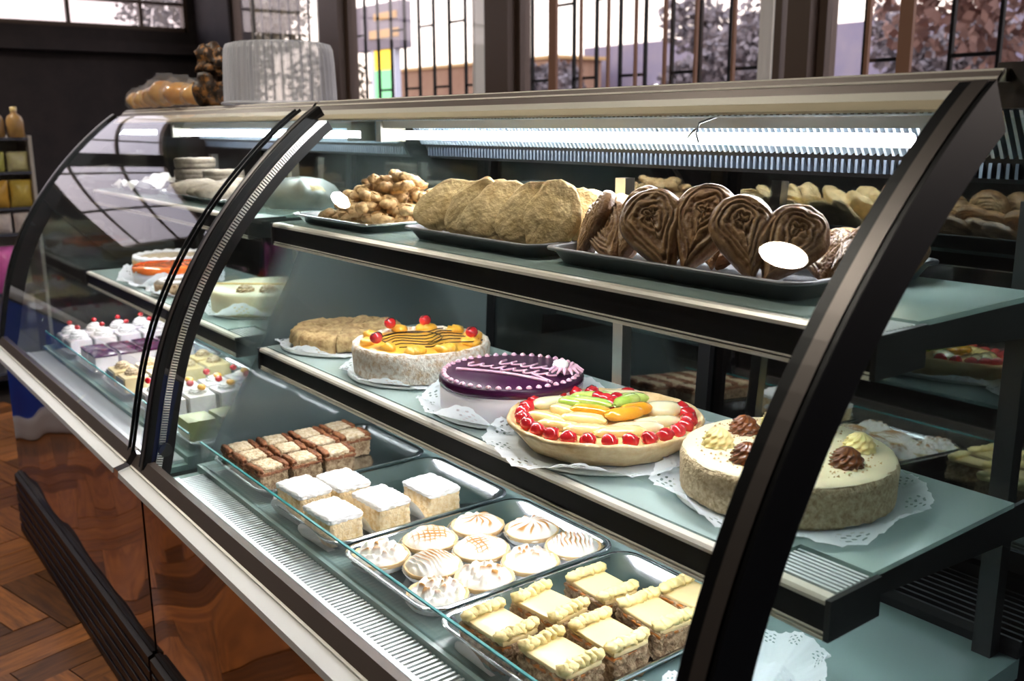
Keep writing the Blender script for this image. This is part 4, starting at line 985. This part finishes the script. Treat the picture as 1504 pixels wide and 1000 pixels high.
for i, (x, y, a) in enumerate(((-2.63, .92, .3), (-2.55, .90, .4), (-2.47, .915, .35), (-2.40, .90, .5), (-2.60, 1.02, .3), (-2.50, 1.03, .3))):
    m = MB().ell((0, 0, .022), (.085, .030, .022), 20, 12, disp=.15, fr=2, seed=i); m.noise(.002, 50, i)
    o = link('sweet_roll', m, M['greysponge'], loc=(x, y, ZT)); o.rotation_euler = (0, 0, a+PI/2)
    tag(o, 'long grey-brown roll, %s on the shiny tray of the left case' % (['leftmost of the front ones', 'second of the front ones', 'third of the front ones', 'rightmost of the front ones', 'left one at the back', 'right one at the back'][i]), 'roll')
pm_ = MB(); P = []
for i in range(17):
    P.append([(-.10+.20*i/16, -.06+.13*j/10, .004+.030*max(0, noise.noise(Vector((i*.4, j*.5, 2)))+.35)+(.02 if j > 7 else 0)) for j in range(11)])
tag(link('crumpled_paper', MB().grid(P), M['doily2'] if 'doily2' in M else M['paper'], loc=(-2.96, .875, ZT)), 'crumpled white paper sheet on the far left tray', 'paper')
t = thing('bagged_pastry', 'pastries in a cloudy plastic bag beside the middle arch', 'bag', (-2.10, .985, ZS1+.002))
for k in range(3): link('pastry', MB().ell((-.06+.06*k, .01*(k % 2), .030), (.038, .035, .025), 14, 9, disp=.2, fr=2, seed=k), M['sponge'], t)
P = []
for i in range(32):
    a = 2*PI*i/32; P.append([(.118*s_*math.cos(a)*(1+.30*noise.noise(Vector((math.cos(a)*3.5, math.sin(a)*3.5, z*60)))), .082*s_*math.sin(a)*(1+.30*noise.noise(Vector((math.cos(a)*3.5, 5, math.sin(a)*3.5+z*50)))), z*.9+.012*(z > .02)*noise.noise(Vector((math.cos(a)*4, math.sin(a)*4, 8+z*30)))) for s_, z in ((.9, .0), (1.0, .018), (.97, .036), (.80, .056), (.50, .068), (.20, .072), (.02, .074))])
link('bag_film', MB().grid(P, cu=True), M['fogbag'], t)
# deck slices of the left case
def cream_slice(label, kind, seed):
    nm = {0: 'cream_slice', 1: 'purple_slice', 2: 'yellow_slice', 3: 'cherry_slice', 4: 'green_slice'}[kind]
    t = thing(nm, label, 'cake slice'); w_, d_ = .075, .062
    body = {0: M['whitecream'], 1: M['whitecream'], 2: M['custardtop'], 3: M['whitecream'], 4: M['lime']}[kind]
    link('slice_body', MB().rbox((0, 0, .025), (w_, d_, .045), .004, 6, .0012, 40, seed), body, t)
    if kind in (0, 2, 3): link('paper_side', MB().box(-w_/2+.002, w_/2-.004, -d_/2-.003, -d_/2-.002, .002, .043), M['greypaper'], t, False)
    if kind == 0:
        o = link('cream_swirl', rosette(.026, .024, wr=.011), M['powder'], t); o.location = (0, 0, .048)
        link('cherry', MB().ell((0, 0, .080), (.0085, .0085, .007), 10, 7), M['cherry'], t)
    if kind == 1: link('purple_top', MB().rbox((0, 0, .0495), (w_+.001, d_+.001, .008), .003, 4), M['purplelight'], t)
    if kind == 2:
        o = link('rosette', rosette(.020, .018, wr=.008), M['crumbtop'], t); o.location = (-.005, 0, .047)
    if kind == 3:
        o = link('cream_swirl', rosette(.022, .014, wr=.010), M['powder'], t); o.location = (0, 0, .047)
        link('cherry', MB().ell((-.015, -.012, .068), (.009, .009, .008), 10, 7), M['cherry'], t); link('orange_piece', MB().ell((.012, .006, .062), (.016, .010, .007), 10, 7), M['orange'], t)
    return t
spec = [(0, (-3.075, -2.985), 5, 'white slice with cream swirl and cherry'), (1, (-2.805, -2.722), 4, 'purple glazed white slice'), (2, (-2.53, -2.445), 4, 'yellow slice topped by a nutty rosette'), (3, (-2.262, -2.178), 4, 'slice with cherry and orange piece'), (4, (-1.99,), 4, 'pale green slice')]
for kind, xs, n, lb in spec:
    p = None
    for i, x in enumerate(xs):
        for j in range(n):
            full = '%s, %s%s' % (lb, ('left column, ' if i == 0 else 'right column, ') if len(xs) > 1 else '', ['nearest the front glass', 'second from the front glass', 'third from the front glass', 'fourth from the front glass', 'fifth from the front glass'][j])
            lc = (x+random.uniform(-.002, .002), .660+j*.0700, TB); rz = random.uniform(-.04, .04)
            if p is None: p = cream_slice(full, kind, 50+kind); p.location = lc; p.rotation_euler = (0, 0, rz); o = p
            else: o = dup(p, lc, rz, full)
            o['group'] = {0: 'cream slices', 1: 'purple slices', 2: 'yellow slices', 3: 'cherry slices', 4: 'green slices'}[kind]

# ------------------------------------------------------------------ on top of the case
t = thing('cake_dome', 'ribbed clear plastic cake dome on top of the glass case', 'cake dome', (-2.33, 1.05, 1.301))
P = []
for i in range(192):
    a = 2*PI*i/192; f = .0025*(1 if (i//2) % 2 else -1); P.append([((r_+(f if 0 < k < 6 else 0))*math.cos(a), (r_+(f if 0 < k < 6 else 0))*math.sin(a), z_) for k, (r_, z_) in enumerate(((.140, .0), (.1375, .004), (.136, .05), (.134, .10), (.131, .132), (.126, .143), (.112, .148), (.0, .149)))])
link('ribbed_wall', MB().grid(P, cu=True), M['dome'], t, False)
link('base_rim', MB().lathe([(.136, 0), (.146, 0), (.147, .004), (.143, .007), (.137, .006)], 48), M['dome'], t)
bags = [(-3.18, 'leftmost small bagged roll on top of the case', .032, .052), (-3.10, 'second small bagged roll from the left', .034, .056), (-3.01, 'third bagged roll from the left, twisted tight', .038, .066), (-2.90, 'big bagged orange bun in the middle of the row', .055, .078), (-2.765, 'bagged bun next to the dark bag', .055, .070), (-2.665, 'slim bagged bun touching the dark bag', .036, .060)]
for i, (x, lb, r_, h_) in enumerate(bags):
    t = thing('bagged_roll', lb, 'bread', (x+.04, .935, 1.301), group='bagged rolls on the case')
    link('bread_roll', MB().ell((0, 0, h_*.5), (r_*.95, r_*.9, h_*.46), 18, 11, disp=.15, fr=1.5, seed=i), M['bread'], t)
    P = []
    for j in range(28):
        a = 2*PI*j/28; P.append([(r_*1.06*s_*math.cos(a)*(1+.1*math.sin(a*7+i)), r_*1.02*s_*math.sin(a)*(1+.1*math.sin(a*5)), h_*z_) for s_, z_ in ((.7, .0), (1, .25), (1.0, .6), (.80, .92), (.5, 1.08), (.34, 1.16), (.40, 1.24))])
    link('bag_film', MB().grid(P, cu=True), M['bag'], t)
t = thing('dark_snack_bag', 'dark lumpy bag of snacks standing left of the plastic dome', 'bag', (-2.545, .955, 1.301))
link('bag_body', MB().ell((0, 0, .045), (.062, .045, .046), 26, 16, disp=.5, fr=2.6, seed=3), M['seed'], t)
link('bag_top', MB().ell((.008, .004, .105), (.056, .036, .045), 26, 16, disp=.6, fr=2.8, seed=9), M['seed'], t, label='upper lump of the dark bag')

# ------------------------------------------------------------------ snack rack beyond the left end
t = thing('snack_rack', 'snack rack with white shelves beyond the left end of the cases', 'rack', (-5.1, .80, 0))
M['rackwhite'] = mat('cream_rack_panel', (.70, .62, .54), .6); M['rackdark'] = mat('dark_rack_shelf', (.10, .10, .13), .4)
link('back_panel', MB().box(-.20, -.18, -.55, .18, 0, 1.21), M['rackwhite'], t, False)
for z in (.10, .48, .76, .88, 1.045, 1.20): link('shelf_board', MB().box(-.18, .10, -.55, .18, z-.012, z), M['rackdark'], t, False)
link('side_panel', MB().box(-.20, .10, .18, .195, 0, 1.21), M['rackwhite'], t, False)
def pack(name, lb, cat, x, y, z, sx, sy, sz, m, grp_, sd):
    mb = MB()
    P = []
    for i in range(13):
        row = []
        for j in range(9):
            u_ = i/12; v_ = j/8; b = math.sin(PI*u_)**.5*math.sin(PI*v_)**.5; row.append((b*sx/2, (u_-.5)*sy*(1-.04*math.sin(PI*v_)), v_*sz))
        P.append(row)
    mb.grid(P); mb.grid([[(-a, b, c) for a, b, c in r] for r in P]); o = link(name, mb, m, loc=(x, y, z)); o.rotation_euler = (0, 0, sd); return tag(o, lb, cat, grp_)
cols = [('orange', (.85, .38, .03)), ('amber', (.80, .50, .06)), ('pink', (.85, .12, .42)), ('yellowgreen', (.60, .55, .10)), ('paleyellow', (.78, .66, .30)), ('bottle', (.28, .14, .03)), ('whitered', (.75, .60, .52))]
for n_, c_ in cols: M['pk'+n_] = mat(n_+'_wrapper', tuple(v**.8 for v in c_), .3, col2=tuple(min(1, v*1.3+.06) for v in c_), cscale=25, rand=.2)
ordl = ['right end', 'second from the right end', 'third from the right end', 'fourth from the right end', 'fifth from the right end', 'sixth from the right end', 'seventh from the right end']
for j in range(6):
    y = .80+.13-j*.10
    b = thing('sauce_bottle', 'small dark amber bottle on top of the snack rack, '+ordl[j], 'bottle', (-5.02, .80+.135-j*.082, 1.201), group='bottles on the rack')
    link('bottle_body', MB().lathe([(0, 0), (.034, 0), (.037, .005), (.037, .075), (.030, .095), (.014, .108), (.013, .125)], 18), M['pkbottle'], b); link('cap', MB().lathe([(.015, .120), (.015, .138), (0, .139)], 12), M['custard'], b)
    pack('snack_pack', 'yellow-green snack pack on the second rack shelf, '+ordl[j], 'snack', -5.03, y, 1.046, .05, .092, .09, M['pkyellowgreen'] if j % 2 else M['pkpaleyellow'], 'yellow packs', .05)
    pack('snack_pack', 'orange snack pack on the third rack shelf, '+ordl[j], 'snack', -5.03, y, .881, .06, .094, .125, M['pkorange'] if j % 2 else M['pkamber'], 'orange packs', -.04)
    pack('snack_pack', 'white and red snack pack on the fourth rack shelf, '+ordl[j], 'snack', -5.03, y, .761, .05, .092, .095, M['pkwhitered'], 'white packs', .03)
    if j: pack('snack_pack', 'pink snack bag on the low rack shelf, '+ordl[j], 'snack', -5.02, y, .481, .09, .095, .22, M['pkpink'], 'pink bags', .03)
# blue chest freezer on the customer side, mirrored in the polished front
M['blue'] = mat('deep_blue_enamel', (.015, .06, .42), .3); M['greywhite'] = mat('grey_white_enamel', (.55, .52, .54), .4)
t = thing('chest_freezer', 'blue chest freezer with white plinth mirrored in the case front', 'freezer', (-4.55, -.05, 0))
link('body', MB().rbox((0, 0, .38), (.70, .96, .60), .03, 8), M['blue'], t); link('plinth', MB().rbox((0, 0, .05), (.74, 1.0, .10), .02, 6), M['greywhite'], t); link('lid', MB().rbox((0, 0, .70), (.72, .98, .045), .015, 6), M['greywhite'], t)
tc_ = bpy.data.curves.new('lettering', 'FONT'); tc_.body = 'EIEN.'; tc_.size = .11; tc_.extrude = .001; tc_.align_x = 'CENTER'
tmp = bpy.data.objects.new('lettering', tc_); C.objects.link(tmp); bpy.context.view_layer.update()
me = bpy.data.meshes.new_from_object(tmp.evaluated_get(bpy.context.evaluated_depsgraph_get())); bpy.data.objects.remove(tmp)
me.materials.clear(); me.materials.append(M['greywhite']); o = bpy.data.objects.new('lettering', me); C.objects.link(o); o.parent = t
o.matrix_parent_inverse = Matrix.Identity(4); o.matrix_local = Matrix.Translation((.354, .02, .30)) @ Matrix(((0, 0, 1, 0), (-1, 0, 0, 0), (0, 1, 0, 0), (0, 0, 0, 1)))
